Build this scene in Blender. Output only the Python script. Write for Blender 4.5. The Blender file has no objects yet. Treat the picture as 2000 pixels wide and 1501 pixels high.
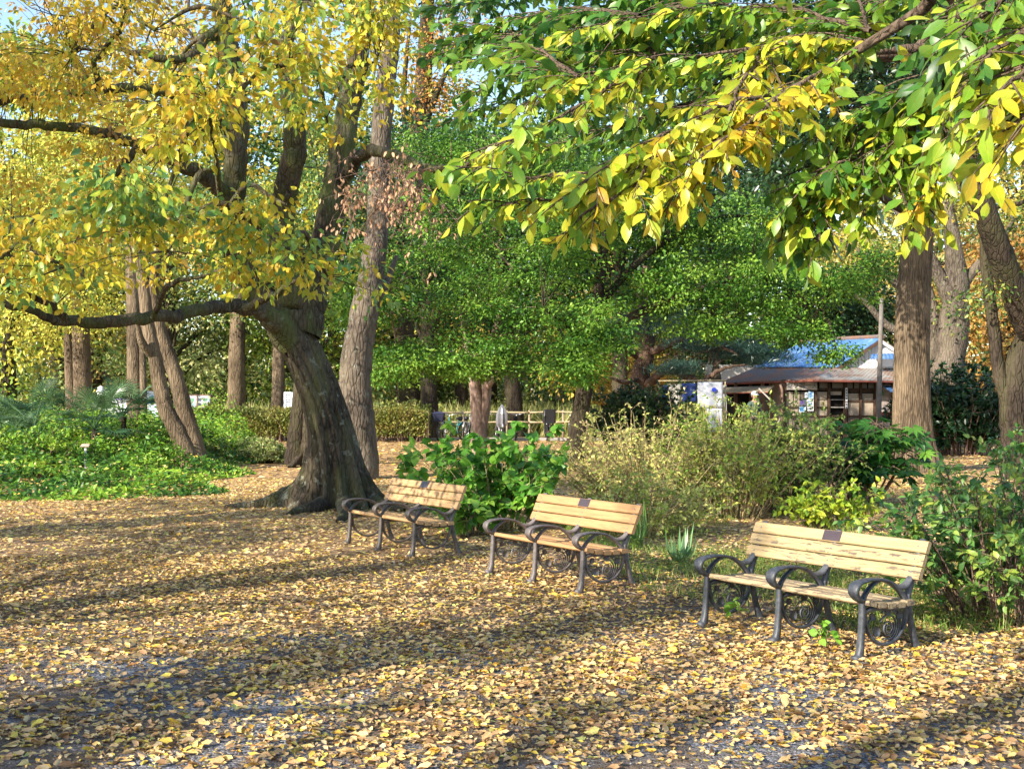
import bpy, math, random
import numpy as np
from mathutils import Vector, Matrix, noise as mnoise

SC = bpy.context.scene
COL = SC.collection
R = math.radians
F, CAMH, HY = 2400.0, 1.65, 770.0

# ------------------------------------------------------------------ camera, sky, sun, exposure
cam_d = bpy.data.cameras.new('camera')
cam = bpy.data.objects.new('camera', cam_d)
COL.objects.link(cam)
cam.location = (0, 0, CAMH)
cam.rotation_euler = (R(90), 0, 0)
cam_d.sensor_width = 36
cam_d.lens = F / 2000 * 36
cam_d.shift_y = (HY - 750.5) / 2000
cam_d.clip_start = 0.05
cam_d.clip_end = 3000
SC.camera = cam

SUN_EL = 28.0
sx, sy = -0.75, -0.66                     # horizontal direction towards the sun
ll = math.hypot(sx, sy)
sx, sy = sx / ll, sy / ll
sun_vec = Vector((sx * math.cos(R(SUN_EL)), sy * math.cos(R(SUN_EL)), math.sin(R(SUN_EL))))
world = bpy.data.worlds.new('World')
SC.world = world
world.use_nodes = True
wn = world.node_tree
wn.nodes.clear()
sky = wn.nodes.new('ShaderNodeTexSky')
sky.sky_type = 'NISHITA'
sky.sun_disc = False
sky.sun_elevation = R(SUN_EL)
sky.sun_rotation = math.atan2(sx, sy)
sky.air_density = 1.0
sky.dust_density = 0.6
bg = wn.nodes.new('ShaderNodeBackground')
bg.inputs[1].default_value = 0.15
wo = wn.nodes.new('ShaderNodeOutputWorld')
wn.links.new(sky.outputs[0], bg.inputs[0])
wn.links.new(bg.outputs[0], wo.inputs[0])

sun_d = bpy.data.lights.new('sun', 'SUN')
sun_d.energy = 4.6
sun_d.angle = R(0.55)
sun_d.color = (1.0, 0.915, 0.77)
sun = bpy.data.objects.new('sun', sun_d)
COL.objects.link(sun)
sun.rotation_euler = sun_vec.to_track_quat('Z', 'Y').to_euler()
sun.location = (0, 0, 40)

SC.view_settings.view_transform = 'Standard'
SC.view_settings.look = 'None'
SC.view_settings.gamma = 1
SC.view_settings.use_curve_mapping = False
SC.view_settings.exposure = 1.2
SC.cycles.use_denoising = True
SC.cycles.max_bounces = 7
SC.cycles.diffuse_bounces = 4
SC.cycles.transmission_bounces = 5
SC.cycles.glossy_bounces = 2
SC.cycles.sample_clamp_indirect = 8

# ------------------------------------------------------------------ helpers
def at(px, py, Y):
    return np.array(((px - 1000) / F * Y, Y, CAMH + (HY - py) / F * Y))

def gpt(px, py):                          # pixel on flat ground
    Y = CAMH * F / (py - HY)
    return np.array(((px - 1000) / F * Y, Y, 0.0))

def tag(o, label=None, cat=None, group=None, kind=None):
    if label: o['label'] = label
    if cat: o['category'] = cat
    if group: o['group'] = group
    if kind: o['kind'] = kind
    return o

def empty(name, loc, rz=0, label=None, cat=None, group=None):
    o = bpy.data.objects.new(name, None)
    o.empty_display_size = 0.1
    COL.objects.link(o)
    o.location = loc
    o.rotation_euler = (0, 0, rz)
    return tag(o, label, cat, group)

def link(name, me, parent=None, kind=None):
    o = bpy.data.objects.new(name, me)
    COL.objects.link(o)
    if parent is not None: o.parent = parent
    if kind: o['kind'] = kind
    return o

def copy_tree(o, parent=None):
    c = o.copy()
    COL.objects.link(c)
    c.parent = parent
    for ch in list(o.children):
        copy_tree(ch, c)
    return c

def np_mesh(name, V, Fc, mat, colors=None, uv=None, smooth=True):
    V = np.asarray(V, dtype=np.float32); Fc = np.asarray(Fc, dtype=np.int32)
    me = bpy.data.meshes.new(name)
    n, (m, k) = len(V), Fc.shape
    me.vertices.add(n); me.vertices.foreach_set('co', V.ravel())
    me.loops.add(m * k); me.loops.foreach_set('vertex_index', Fc.ravel())
    me.polygons.add(m); me.polygons.foreach_set('loop_start', np.arange(0, m * k, k, dtype=np.int32))
    me.update(calc_edges=True)
    if not smooth:
        me.polygons.foreach_set('use_smooth', np.zeros(m, dtype=bool))
    if colors is not None:
        a = me.attributes.new('leaf_colour', 'FLOAT_COLOR', 'FACE')
        c4 = np.ones((m, 4), dtype=np.float32); c4[:, :3] = colors
        a.data.foreach_set('color', c4.ravel())
    if uv is not None:
        a = me.attributes.new('leaf_uv', 'FLOAT_VECTOR', 'POINT')
        a.data.foreach_set('vector', np.asarray(uv, dtype=np.float32).ravel())
    if mat: me.materials.append(mat)
    return me

class MB:
    """collects simple solids, builds one mesh"""
    def __init__(s): s.v = []; s.f = []; s.mi = []; s.cur = 0
    def add(s, vs, fs):
        b = len(s.v); s.v += [tuple(map(float, p)) for p in vs]
        for f in fs: s.f.append(tuple(b + i for i in f)); s.mi.append(s.cur)
    def box(s, x0, y0, z0, x1, y1, z1):
        s.add([(x0,y0,z0),(x1,y0,z0),(x1,y1,z0),(x0,y1,z0),(x0,y0,z1),(x1,y0,z1),(x1,y1,z1),(x0,y1,z1)],
              [(0,3,2,1),(4,5,6,7),(0,1,5,4),(1,2,6,5),(2,3,7,6),(3,0,4,7)])
    def tube(s, pts, rad, n=8, cap=True):
        V, Fq = tube_q(pts, rad, n)
        k = len(V)
        fs = [tuple(f) for f in Fq]
        if cap:
            fs.append(tuple(range(n))[::-1]); fs.append(tuple(range(k - n, k)))
        s.add(V, fs)
    def slab(s, quad, t):
        """quad of 4 points given thickness t along its normal (downwards)"""
        q = [Vector(p) for p in quad]
        nrm = (q[1] - q[0]).cross(q[3] - q[0]).normalized()
        if nrm.z < 0: nrm = -nrm
        b = [p - nrm * t for p in q]
        s.add(q + b, [(0,1,2,3),(7,6,5,4),(0,4,5,1),(1,5,6,2),(2,6,7,3),(3,7,4,0)])
    def build(s, name, mats, parent=None, smooth=False, bevel=0, kind=None):
        me = bpy.data.meshes.new(name)
        me.from_pydata(s.v, [], s.f)
        if not isinstance(mats, (list, tuple)): mats = [mats]
        for m in mats: me.materials.append(m)
        for p, i in zip(me.polygons, s.mi): p.material_index = i; p.use_smooth = smooth
        me.update()
        o = link(name, me, parent, kind)
        if bevel:
            md = o.modifiers.new('bevel', 'BEVEL'); md.width = bevel; md.segments = 2; md.limit_method = 'ANGLE'
        return o

def frames(P):
    P = np.asarray(P, float)
    T = np.gradient(P, axis=0)
    T /= np.linalg.norm(T, axis=1)[:, None] + 1e-9
    ref = np.array((0.0, 0, 1)) if abs(T[0][2]) < 0.8 else np.array((1.0, 0, 0))
    U = np.zeros_like(P); W = np.zeros_like(P)
    u = np.cross(T[0], ref); u /= np.linalg.norm(u)
    for i in range(len(P)):
        u = u - T[i] * np.dot(u, T[i]); u /= np.linalg.norm(u) + 1e-9
        U[i] = u; W[i] = np.cross(T[i], u)
    return T, U, W

def tube_q(P, rad, n):
    P = np.asarray(P, float); rad = np.broadcast_to(np.asarray(rad, float), (len(P),))
    T, U, W = frames(P)
    a = np.linspace(0, 2 * math.pi, n, endpoint=False)
    V = P[:, None] + rad[:, None, None] * (np.cos(a)[None, :, None] * U[:, None] + np.sin(a)[None, :, None] * W[:, None])
    m = len(P)
    i = np.arange(m - 1)[:, None] * n; j = np.arange(n)[None]; j2 = (j + 1) % n
    Fq = np.stack([i + j, i + j2, i + n + j2, i + n + j], -1).reshape(-1, 4)
    return V.reshape(-1, 3), Fq

def catmull(pts, per=6):
    P = np.asarray(pts, float)
    if len(P) < 3: 
        t = np.linspace(0, 1, per + 1)[:, None]
        return P[0] * (1 - t) + P[-1] * t
    Q = np.vstack([2 * P[0] - P[1], P, 2 * P[-1] - P[-2]])
    out = []
    for i in range(1, len(Q) - 2):
        t = np.linspace(0, 1, per, endpoint=False)[:, None]
        a, b, c, d = Q[i - 1], Q[i], Q[i + 1], Q[i + 2]
        out.append(.5 * ((2 * b) + (c - a) * t + (2 * a - 5 * b + 4 * c - d) * t ** 2 + (3 * b - a - 3 * c + d) * t ** 3))
    out.append(P[-1:])
    return np.vstack(out)

class Wood:
    """joined limbs and twigs as quads, with bark relief in the geometry"""
    def __init__(s, seed=0): s.V = []; s.F = []; s.n = 0; s.rng = np.random.default_rng(seed); s.nodes = []
    def limb(s, pts, r, n=8, per=5, rough=0.0, smooth=True, node=True, wob=0.0):
        r = np.asarray(r, float)
        P = catmull(pts, per) if smooth else np.asarray(pts, float)
        k0 = np.linspace(0, 1, len(r)) if r.ndim else None
        rr = np.interp(np.linspace(0, 1, len(P)), k0, r) if r.ndim else np.full(len(P), float(r))
        if wob:
            w = s.rng.normal(0, 1, (len(P), 3)); w[0] = 0
            w = (w + np.roll(w, 1, 0)) / 2; w[0] = 0
            P = P + w * wob
        V, Fq = tube_q(P, rr, n)
        if rough:
            C = np.repeat(P, n, 0)
            k = 1 + rough * s.rng.normal(0, 1, len(V)).clip(-2, 2)
            V = C + (V - C) * k[:, None]
        s.V.append(V); s.F.append(Fq + s.n); s.n += len(V)
        if node: s.nodes.append(np.c_[P, rr])
        return P
    def surf(s, V, Fq): s.V.append(V); s.F.append(Fq + s.n); s.n += len(V)
    def mesh(s, name, mat): return np_mesh(name, np.vstack(s.V), np.vstack(s.F), mat)
    def allnodes(s): return np.vstack(s.nodes)

def fluted(path, radii, lobes=(), n=96, per=14, amp=.05, seed=1, twist=.4):
    """big trunk: rings with ridges, hollows and root flares"""
    P = catmull(path, per)
    r = np.interp(np.linspace(0, 1, len(P)), np.linspace(0, 1, len(radii)), radii)
    T, U, W = frames(P)
    a = np.linspace(0, 2 * math.pi, n, endpoint=False)
    V = np.zeros((len(P), n, 3))
    for i in range(len(P)):
        z = P[i][2] - P[0][2]
        rad = np.ones(n) * r[i]
        for (ang, am, wid, hh) in lobes:
            dd = (a - ang - z * twist * .12 + math.pi) % (2 * math.pi) - math.pi
            rad += am * np.exp(-(dd / wid) ** 2) * np.exp(-z / hh)
        for j in range(n):
            p = Vector((math.cos(a[j] + z * .15) * 1.5, math.sin(a[j] + z * .15) * 1.5, z * .35 + seed * 7))
            q = Vector((math.cos(a[j]) * 5, math.sin(a[j]) * 5, z * 1.2 + seed * 3))
            e = Vector((math.cos(a[j] + z * .25) * 2.1, math.sin(a[j] + z * .25) * 2.1, z * .22 + seed * 11))
            cr = (1 - min(1, abs(mnoise.noise(e)) * 2.6)) ** 3
            rad[j] *= 1 + amp * 2.2 * mnoise.noise(p) + amp * .9 * mnoise.noise(q) - amp * 1.9 * cr
        # horizontal rings (world frame) so that flares stay flat on the ground
        hx = np.stack([np.cos(a), np.sin(a), np.zeros(n)], 1)
        V[i] = P[i] + rad[:, None] * hx
    m = len(P)
    i = np.arange(m - 1)[:, None] * n; j = np.arange(n)[None]; j2 = (j + 1) % n
    Fq = np.stack([i + j, i + j2, i + n + j2, i + n + j], -1).reshape(-1, 4)
    return V.reshape(-1, 3), Fq, P, r

# leaf templates: x across, y along, z normal (length 1)
T2 = (np.array([(0,0,0),(-.27,.45,.07),(0,1,-.05),(.27,.45,.07)], float), np.array([(0,2,1),(0,3,2)]))
TN = (np.array([(-.02,0,0),(.02,0,0),(0,1,0)], float), np.array([(0,1,2)]))
T6 = (np.array([(0,0,0),(-.25,.28,.07),(-.235,.62,.05),(0,1,-.14),(.235,.62,.05),(.25,.28,.07),(0,.46,.0)], float),
      np.array([(0,6,1),(1,6,2),(2,6,3),(3,6,4),(4,6,5),(5,6,0)]))
TC = (np.array([(0,0,.0),(-.22,.35,.14),(-.14,.8,.2),(.05,1,.05),(.21,.7,-.02),(.2,.28,.16),(0,.5,.0)], float), T6[1])
def blade(ws, fold=.16, droop=.14):
    ys = [w[0] for w in ws]; V = [(0, 0, 0)]; Fc = []
    for y, w in ws: 
        z = -droop * y * y; V += [(-w, y, z + fold * w), (0, y, z), (w, y, z + fold * w)]
    V.append((0, 1, -droop * 1.1)); n = len(ws); e = len(V) - 1
    Fc += [(0, 2, 1), (0, 3, 2)]
    for i in range(n - 1):
        a = 1 + 3 * i; b = a + 3
        Fc += [(a, a+1, b+1), (a, b+1, b), (a+1, a+2, b+2), (a+1, b+2, b+1)]
    a = 1 + 3 * (n - 1); Fc += [(a, a+1, e), (a+1, a+2, e)]
    return np.array(V, float), np.array(Fc)
TW = blade([(.10,.08),(.30,.205),(.54,.245),(.78,.155)], .2, .2)
TH = blade([(.05,.20),(.25,.36),(.52,.34),(.78,.18)], .14, .18)
def star(nl=5, spread=2.2, w=.12, l0=.22):
    V = [(0, 0, 0)]; Fc = []
    for i in range(nl):
        a = (i / (nl - 1) - .5) * 2 * spread
        L = 1 - .12 * abs(a)
        L *= .72
        dx, dy = math.sin(a), math.cos(a)
        b = len(V)
        V += [(dx * L * .5 - dy * w, .3 + dy * L * .5 + dx * w, .03), (dx * L, .3 + dy * L, -.06), (dx * L * .5 + dy * w, .3 + dy * L * .5 - dx * w, .03)]
        Fc += [(0, b + 1, b), (0, b + 2, b + 1)]
    V = np.array(V, float)
    V[0] = (0, .3, 0)
    return V, np.array(Fc)
T4 = (np.array([(0,0,0),(-.24,.5,.13),(0,.48,0),(.2,.42,.17),(.04,1,.06)], float), np.array([(0,2,1),(1,2,4),(2,3,4),(0,3,2)]))
TM = star(5, 1.9, .1)
TF = star(8, 2.2, .095)

def unit(a): return a / (np.linalg.norm(a, axis=-1, keepdims=True) + 1e-9)
def leaf_frame(D, N):
    D = unit(D); U = unit(np.cross(D, N)); N = np.cross(U, D)
    return U, D, N
def leaf_geo(P, D, N, S, T):
    U, D, N = leaf_frame(D, N)
    tv, tf = T
    S = np.asarray(S)[:, None, None]
    V = P[:, None] + S * (tv[None, :, 0:1] * U[:, None] + tv[None, :, 1:2] * D[:, None] + tv[None, :, 2:3] * N[:, None])
    Fc = (np.arange(len(P)) * len(tv))[:, None, None] + tf[None]
    return V.reshape(-1, 3), Fc.reshape(-1, 3)

def put_leaves(name, P, D, N, S, C, T, mat, parent=None, origin=(0, 0, 0), uvs=False, label=None):
    P = P - np.asarray(origin)
    V, Fc = leaf_geo(P, D, N, S, T)
    cc = np.repeat(C, len(T[1]), 0)
    uv = np.tile(T[0], (len(P), 1)) if uvs else None
    return link(name, np_mesh(name, V, Fc, mat, cc, uv), parent, 'stuff')

def leaf_parts(P, D, N, S, C, T, parent, origin=(0, 0, 0), count=300, rest='foliage', name='leaf', solid=None, restmat=None):
    """the leaves that show largest as objects, the rest as one mass"""
    P = np.asarray(P)
    Y = np.maximum(P[:, 1], .3)
    px = np.abs(P[:, 0] / Y) * F; py = HY - (P[:, 2] - CAMH) / Y * F
    vis = (px < 990) & (py > 5) & (py < 1495)
    score = np.where(vis, S / Y, -S)
    o = np.argsort(-score)
    near, far = o[:count], o[count:]
    key = 'leaf_' + solid.name + str(len(T[0])) + '_%.2f' % T[0][1][0]
    me = bpy.data.meshes.get(key) or np_mesh(key, T[0], T[1], solid, None, T[0])
    U, DD, NN = leaf_frame(np.asarray(D)[near], np.asarray(N)[near])
    PP = P[near] - np.asarray(origin)
    for i in range(len(near)):
        ob = bpy.data.objects.new(name, me)
        COL.objects.link(ob)
        ob.parent = parent
        s = float(S[near[i]])
        ob.matrix_local = Matrix(((U[i][0]*s, DD[i][0]*s, NN[i][0]*s, PP[i][0]), (U[i][1]*s, DD[i][1]*s, NN[i][1]*s, PP[i][1]),
                                  (U[i][2]*s, DD[i][2]*s, NN[i][2]*s, PP[i][2]), (0, 0, 0, 1)))
        c = C[near[i]]
        ob.color = (c[0], c[1], c[2], 1)
    if len(far):
        put_leaves(rest, P[far], np.asarray(D)[far], np.asarray(N)[far], np.asarray(S)[far], np.asarray(C)[far], T, restmat, parent, origin, True)

def palette(cols, t):
    cols = np.asarray(cols, float); t = np.clip(t, 0, 1) * (len(cols) - 1)
    i = np.minimum(t.astype(int), len(cols) - 2); f = (t - i)[:, None]
    return cols[i] * (1 - f) + cols[i + 1] * f

def clumps(C, r, n, flat, size, rng, pal, ct=None, tn=.16, droop=.35, up=1.0, jit=.7, sjit=.25, dark=.12):
    """n leaves around each clump centre; returns arrays"""
    C = np.asarray(C, float); m = len(C)
    r = np.broadcast_to(np.asarray(r, float), (m,))
    off = rng.normal(0, 1, (m, n, 3)) * .55
    off[..., 2] *= flat
    P = C[:, None] + off * r[:, None, None]
    D = off.copy(); D[..., 2] -= droop * .5
    D = unit(D) + rng.normal(0, .45, D.shape); D[..., 2] -= droop
    N = rng.normal(0, jit, D.shape); N[..., 2] += up
    S = size * (1 + rng.uniform(-sjit, sjit, (m, n)))
    if ct is None: ct = rng.uniform(0, 1, m)
    t = np.asarray(ct)[:, None] + rng.normal(0, tn, (m, n))
    K = palette(pal, t.ravel())
    K = K * (1 + rng.uniform(-dark, dark, (m * n, 1)))
    return P.reshape(-1, 3), D.reshape(-1, 3), N.reshape(-1, 3), S.ravel(), K
def cat(sets): return [np.concatenate([s[i] for s in sets]) for i in range(5)]

# ------------------------------------------------------------------ materials
def newmat(name):
    m = bpy.data.materials.new(name); m.use_nodes = True
    nt = m.node_tree; b = nt.nodes['Principled BSDF']
    return m, nt, b
def nd(nt, t, **k):
    n = nt.nodes.new(t)
    for a, v in k.items(): setattr(n, a, v)
    return n
def ramp(nt, stops, fac):
    r = nd(nt, 'ShaderNodeValToRGB')
    while len(r.color_ramp.elements) < len(stops): r.color_ramp.elements.new(.5)
    for e, (p, c) in zip(r.color_ramp.elements, stops): e.position = p; e.color = (*c, 1)
    nt.links.new(fac, r.inputs[0]); return r
def mapping(nt, scale, coord='Object', rot=(0,0,0)):
    tc = nd(nt, 'ShaderNodeTexCoord'); mp = nd(nt, 'ShaderNodeMapping')
    mp.inputs['Scale'].default_value = scale; mp.inputs['Rotation'].default_value = rot
    nt.links.new(tc.outputs[coord], mp.inputs[0]); return mp.outputs[0]
def noise_tex(nt, vec, scale, detail=4, rough=.6, dist=0):
    n = nd(nt, 'ShaderNodeTexNoise'); n.inputs['Scale'].default_value = scale
    n.inputs['Detail'].default_value = detail; n.inputs['Roughness'].default_value = rough
    n.inputs['Distortion'].default_value = dist
    nt.links.new(vec, n.inputs['Vector']); return n.outputs['Fac']
def bump(nt, h, strength, dist, b):
    bp = nd(nt, 'ShaderNodeBump'); bp.inputs['Strength'].default_value = strength; bp.inputs['Distance'].default_value = dist
    nt.links.new(h, bp.inputs['Height']); nt.links.new(bp.outputs[0], b.inputs['Normal'])
def mixc(nt, f, a, b, mode='MIX'):
    m = nd(nt, 'ShaderNodeMix'); m.data_type = 'RGBA'; m.blend_type = mode
    if isinstance(f, (int, float)): m.inputs[0].default_value = f
    else: nt.links.new(f, m.inputs[0])
    for s, v in ((6, a), (7, b)):
        if isinstance(v, tuple): m.inputs[s].default_value = (*v, 1)
        else: nt.links.new(v, m.inputs[s])
    return m.outputs[2]
def math_(nt, op, a, b=None):
    m = nd(nt, 'ShaderNodeMath', operation=op)
    for s, v in ((0, a), (1, b)):
        if v is None: continue
        if isinstance(v, (int, float)): m.inputs[s].default_value = v
        else: nt.links.new(v, m.inputs[s])
    return m.outputs[0]

def leaf_material(name, trans=.4, rough=.45, spec=.35, veins=False, obj=False, blot=(.68, .92, .6)):
    m, nt, b = newmat(name)
    if obj:
        src = nd(nt, 'ShaderNodeObjectInfo').outputs['Color']
    else:
        a = nd(nt, 'ShaderNodeAttribute'); a.attribute_name = 'leaf_colour'; src = a.outputs['Color']
    if veins:
        u = nd(nt, 'ShaderNodeAttribute'); u.attribute_name = 'leaf_uv'
        sp = nd(nt, 'ShaderNodeSeparateXYZ'); nt.links.new(u.outputs['Vector'], sp.inputs[0])
        ax = math_(nt, 'ABSOLUTE', sp.outputs[0])
        mid = math_(nt, 'LESS_THAN', ax, .016)
        k = math_(nt, 'SUBTRACT', math_(nt, 'MULTIPLY', sp.outputs[1], 9.0), math_(nt, 'MULTIPLY', ax, 11.0))
        side = math_(nt, 'LESS_THAN', math_(nt, 'FRACT', k), .13)
        v = math_(nt, 'MAXIMUM', mid, math_(nt, 'MULTIPLY', side, .35))
        light = mixc(nt, 1.0, src, (1.25, 1.25, 1.3), 'MULTIPLY')
        src = mixc(nt, math_(nt, 'MULTIPLY', v, .8), src, light)
        n = noise_tex(nt, mapping(nt, (1, 1, 1)), 9.0 if not obj else 3.5, 3)
        spots = ramp(nt, [(.56, (1, 1, 1)), (.70, (.72, .58, .40))], n)
        src = mixc(nt, 1.0, src, spots.outputs[0], 'MULTIPLY')
        n2 = noise_tex(nt, mapping(nt, (1, 1, 1)), 17.0 if not obj else 2.2, 2)
        src = mixc(nt, ramp(nt, [(.42, (0, 0, 0)), (.60, (.8, .8, .8))], n2).outputs[0], src, mixc(nt, 1.0, src, blot, 'MULTIPLY'))
    nt.links.new(src, b.inputs['Base Color'])
    b.inputs['Roughness'].default_value = rough
    b.inputs['Specular IOR Level'].default_value = spec
    tr = nd(nt, 'ShaderNodeBsdfTranslucent')
    g = nd(nt, 'ShaderNodeGamma'); g.inputs[1].default_value = .85
    nt.links.new(src, g.inputs[0]); nt.links.new(g.outputs[0], tr.inputs[0])
    mx = nd(nt, 'ShaderNodeMixShader'); mx.inputs[0].default_value = trans
    nt.links.new(b.outputs[0], mx.inputs[1]); nt.links.new(tr.outputs[0], mx.inputs[2])
    nt.links.new(mx.outputs[0], nt.nodes['Material Output'].inputs[0])
    return m

M = {}
M['leaf'] = leaf_material('thin_leaf', .27)
M['leaf_near'] = leaf_material('near_leaf', .36, .38, .45, veins=True)
M['leaf_part'] = leaf_material('single_leaf', .36, .38, .45, veins=True, obj=True)
M['leaf_thick'] = leaf_material('leathery_leaf', .22, .32, .5)
M['leaf_dry'] = leaf_material('dry_leaf', .15, .6, .25)
M['leaf_dry_near'] = leaf_material('dry_leaf_near', .12, .55, .3, veins=True, blot=(.8, .7, .6))
M['leaf_dry_part'] = leaf_material('dry_single_leaf', .12, .55, .3, veins=True, obj=True, blot=(.8, .7, .6))
M['grass'] = leaf_material('grass_blade', .3, .5, .3)

def bark(name, dark, light, moss=0.0, sc=1.0, stretch=.28, lichen=0.0, strength=.9):
    m, nt, b = newmat(name)
    vec = mapping(nt, (1, 1, stretch))
    n1 = noise_tex(nt, vec, 22 * sc, 6, .65, .3)
    vo = nd(nt, 'ShaderNodeTexVoronoi', feature='DISTANCE_TO_EDGE'); vo.inputs['Scale'].default_value = 13 * sc
    nt.links.new(vec, vo.inputs['Vector'])
    crack = ramp(nt, [(0, (0, 0, 0)), (.16, (1, 1, 1))], vo.outputs['Distance'])
    c = ramp(nt, [(.3, dark), (.7, light)], n1).outputs[0]
    c = mixc(nt, .45, c, mixc(nt, 1.0, c, crack.outputs[0], 'MULTIPLY'))
    big = noise_tex(nt, mapping(nt, (1, 1, .6)), 1.7, 4, .6)
    c = mixc(nt, ramp(nt, [(.42, (0, 0, 0)), (.62, (.55, .55, .55))], big).outputs[0], c, tuple(x * 1.5 for x in light))
    if moss:
        mn = noise_tex(nt, mapping(nt, (1, 1, .35)), 2.6, 6, .72)
        c = mixc(nt, math_(nt, 'MULTIPLY', ramp(nt, [(.45, (0, 0, 0)), (.6, (1, 1, 1))], mn).outputs[0], moss), c, (.10, .12, .03))
    if lichen:
        ln = noise_tex(nt, mapping(nt, (1, 1, 1)), 7.0, 5, .7)
        c = mixc(nt, math_(nt, 'MULTIPLY', ramp(nt, [(.58, (0, 0, 0)), (.64, (1, 1, 1))], ln).outputs[0], lichen), c, (.34, .36, .28))
    nt.links.new(c, b.inputs['Base Color'])
    b.inputs['Roughness'].default_value = .9; b.inputs['Specular IOR Level'].default_value = .15
    h = math_(nt, 'ADD', math_(nt, 'MULTIPLY', crack.outputs[0], .6), n1)
    bump(nt, h, strength, .03, b)
    return m
M['bark_main'] = bark('mossy_grey_bark', (.028, .022, .016), (.115, .09, .062), moss=.4, lichen=.4, sc=1.1, stretch=.3, strength=.8)
M['bark_limb'] = bark('mossy_limb_bark', (.035, .026, .018), (.12, .095, .06), moss=.75, lichen=.2, sc=1.2)
M['bark_dark'] = bark('dark_bark', (.018, .014, .011), (.07, .052, .038), moss=.2)
M['bark_tan'] = bark('ridged_tan_bark', (.06, .042, .028), (.21, .155, .10), sc=1.5, stretch=.12, strength=1.0)
M['bark_pale'] = bark('pale_grey_bark', (.05, .038, .03), (.165, .13, .10), moss=.1, lichen=.3, sc=.9)
M['bark_pink'] = bark('smooth_pinkish_bark', (.16, .10, .08), (.36, .25, .2), sc=.5, strength=.4)
M['bark_straw'] = bark('straw_twig_bark', (.30, .22, .10), (.58, .46, .24), sc=2)
M['bark_over'] = bark('grey_brown_branch_bark', (.05, .035, .025), (.17, .12, .085), sc=2)
M['bark_brown'] = bark('brown_twig_bark', (.10, .065, .045), (.30, .20, .15), sc=2)
M['bark_pine'] = bark('pine_bark', (.04, .028, .02), (.16, .10, .07), sc=1.4)

def plain(name, col, rough=.6, spec=.3, metal=0, var=.15, scale=8, bmp=0):
    m, nt, b = newmat(name)
    n = noise_tex(nt, mapping(nt, (1, 1, 1)), scale, 5, .6)
    c = ramp(nt, [(.3, tuple(x * (1 - var) for x in col)), (.7, tuple(min(1, x * (1 + var)) for x in col))], n).outputs[0]
    nt.links.new(c, b.inputs['Base Color'])
    b.inputs['Roughness'].default_value = rough; b.inputs['Specular IOR Level'].default_value = spec
    b.inputs['Metallic'].default_value = metal
    if bmp: bump(nt, n, bmp, .01, b)
    return m

def iron(name, col, worn, amt):
    m, nt, b = newmat(name)
    n = noise_tex(nt, mapping(nt, (1, 1, 1)), 30, 6, .7)
    n2 = noise_tex(nt, mapping(nt, (1, 1, .5)), 7, 4, .6)
    f = math_(nt, 'MULTIPLY', n, n2)
    c = ramp(nt, [(.16, col), (.36 - amt, worn)], f).outputs[0]
    nt.links.new(c, b.inputs['Base Color'])
    r = ramp(nt, [(.3, (.38, .38, .38)), (.7, (.62, .62, .62))], n2); nt.links.new(r.outputs[0], b.inputs['Roughness'])
    b.inputs['Specular IOR Level'].default_value = .5
    bump(nt, n, .35, .004, b)
    return m
M['iron_blue'] = iron('blue_black_cast_iron', (.022, .026, .036), (.09, .095, .11), .0)
M['iron_grey'] = iron('brown_grey_cast_iron', (.075, .062, .060), (.17, .145, .14), .05)
M['iron_brown'] = iron('dark_brown_cast_iron', (.05, .042, .038), (.12, .10, .09), .03)

def slatwood(name, base, dark, peel, peelcol=(.12, .095, .075)):
    m, nt, b = newmat(name)
    tc = nd(nt, 'ShaderNodeTexCoord'); oi = nd(nt, 'ShaderNodeObjectInfo')
    va = nd(nt, 'ShaderNodeVectorMath', operation='ADD')
    sc_ = nd(nt, 'ShaderNodeVectorMath', operation='SCALE'); sc_.inputs['Scale'].default_value = 13
    cb = nd(nt, 'ShaderNodeCombineXYZ'); nt.links.new(oi.outputs['Random'], cb.inputs[0]); nt.links.new(oi.outputs['Random'], cb.inputs[2])
    nt.links.new(cb.outputs[0], sc_.inputs[0]); nt.links.new(tc.outputs['Object'], va.inputs[0]); nt.links.new(sc_.outputs[0], va.inputs[1])
    mp = nd(nt, 'ShaderNodeMapping'); mp.inputs['Scale'].default_value = (2.2, 26, 26); nt.links.new(va.outputs[0], mp.inputs[0])
    g = noise_tex(nt, mp.outputs[0], 2.2, 6, .65, .4)
    c = ramp(nt, [(.28, dark), (.62, base)], g).outputs[0]
    mp2 = nd(nt, 'ShaderNodeMapping'); mp2.inputs['Scale'].default_value = (2.4, 20, 20); nt.links.new(va.outputs[0], mp2.inputs[0])
    p = noise_tex(nt, mp2.outputs[0], 2.6, 7, .72, .2)
    pk = ramp(nt, [(.5 + .16 - peel, (0, 0, 0)), (.53 + .16 - peel, (1, 1, 1))], p).outputs[0]
    c = mixc(nt, pk, c, peelcol)
    st = noise_tex(nt, va.outputs[0], 3.0, 3, .5)
    c = mixc(nt, ramp(nt, [(.5, (0, 0, 0)), (.8, (.5, .5, .5))], st).outputs[0], c, tuple(x * .55 for x in base))
    nt.links.new(c, b.inputs['Base Color'])
    b.inputs['Roughness'].default_value = .6; b.inputs['Specular IOR Level'].default_value = .3
    h = math_(nt, 'SUBTRACT', g, math_(nt, 'MULTIPLY', pk, .6))
    bump(nt, h, .5, .004, b)
    return m
M['wood_right'] = slatwood('peeling_cream_wood', (.45, .335, .175), (.31, .215, .11), .03)
M['wood_right_seat'] = slatwood('badly_peeling_cream_wood', (.45, .34, .20), (.29, .21, .12), .14)
M['wood_right_low'] = slatwood('flaking_cream_wood', (.45, .335, .175), (.31, .215, .11), .115)
M['wood_mid'] = slatwood('honey_wood', (.45, .26, .12), (.30, .165, .075), .01)
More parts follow.
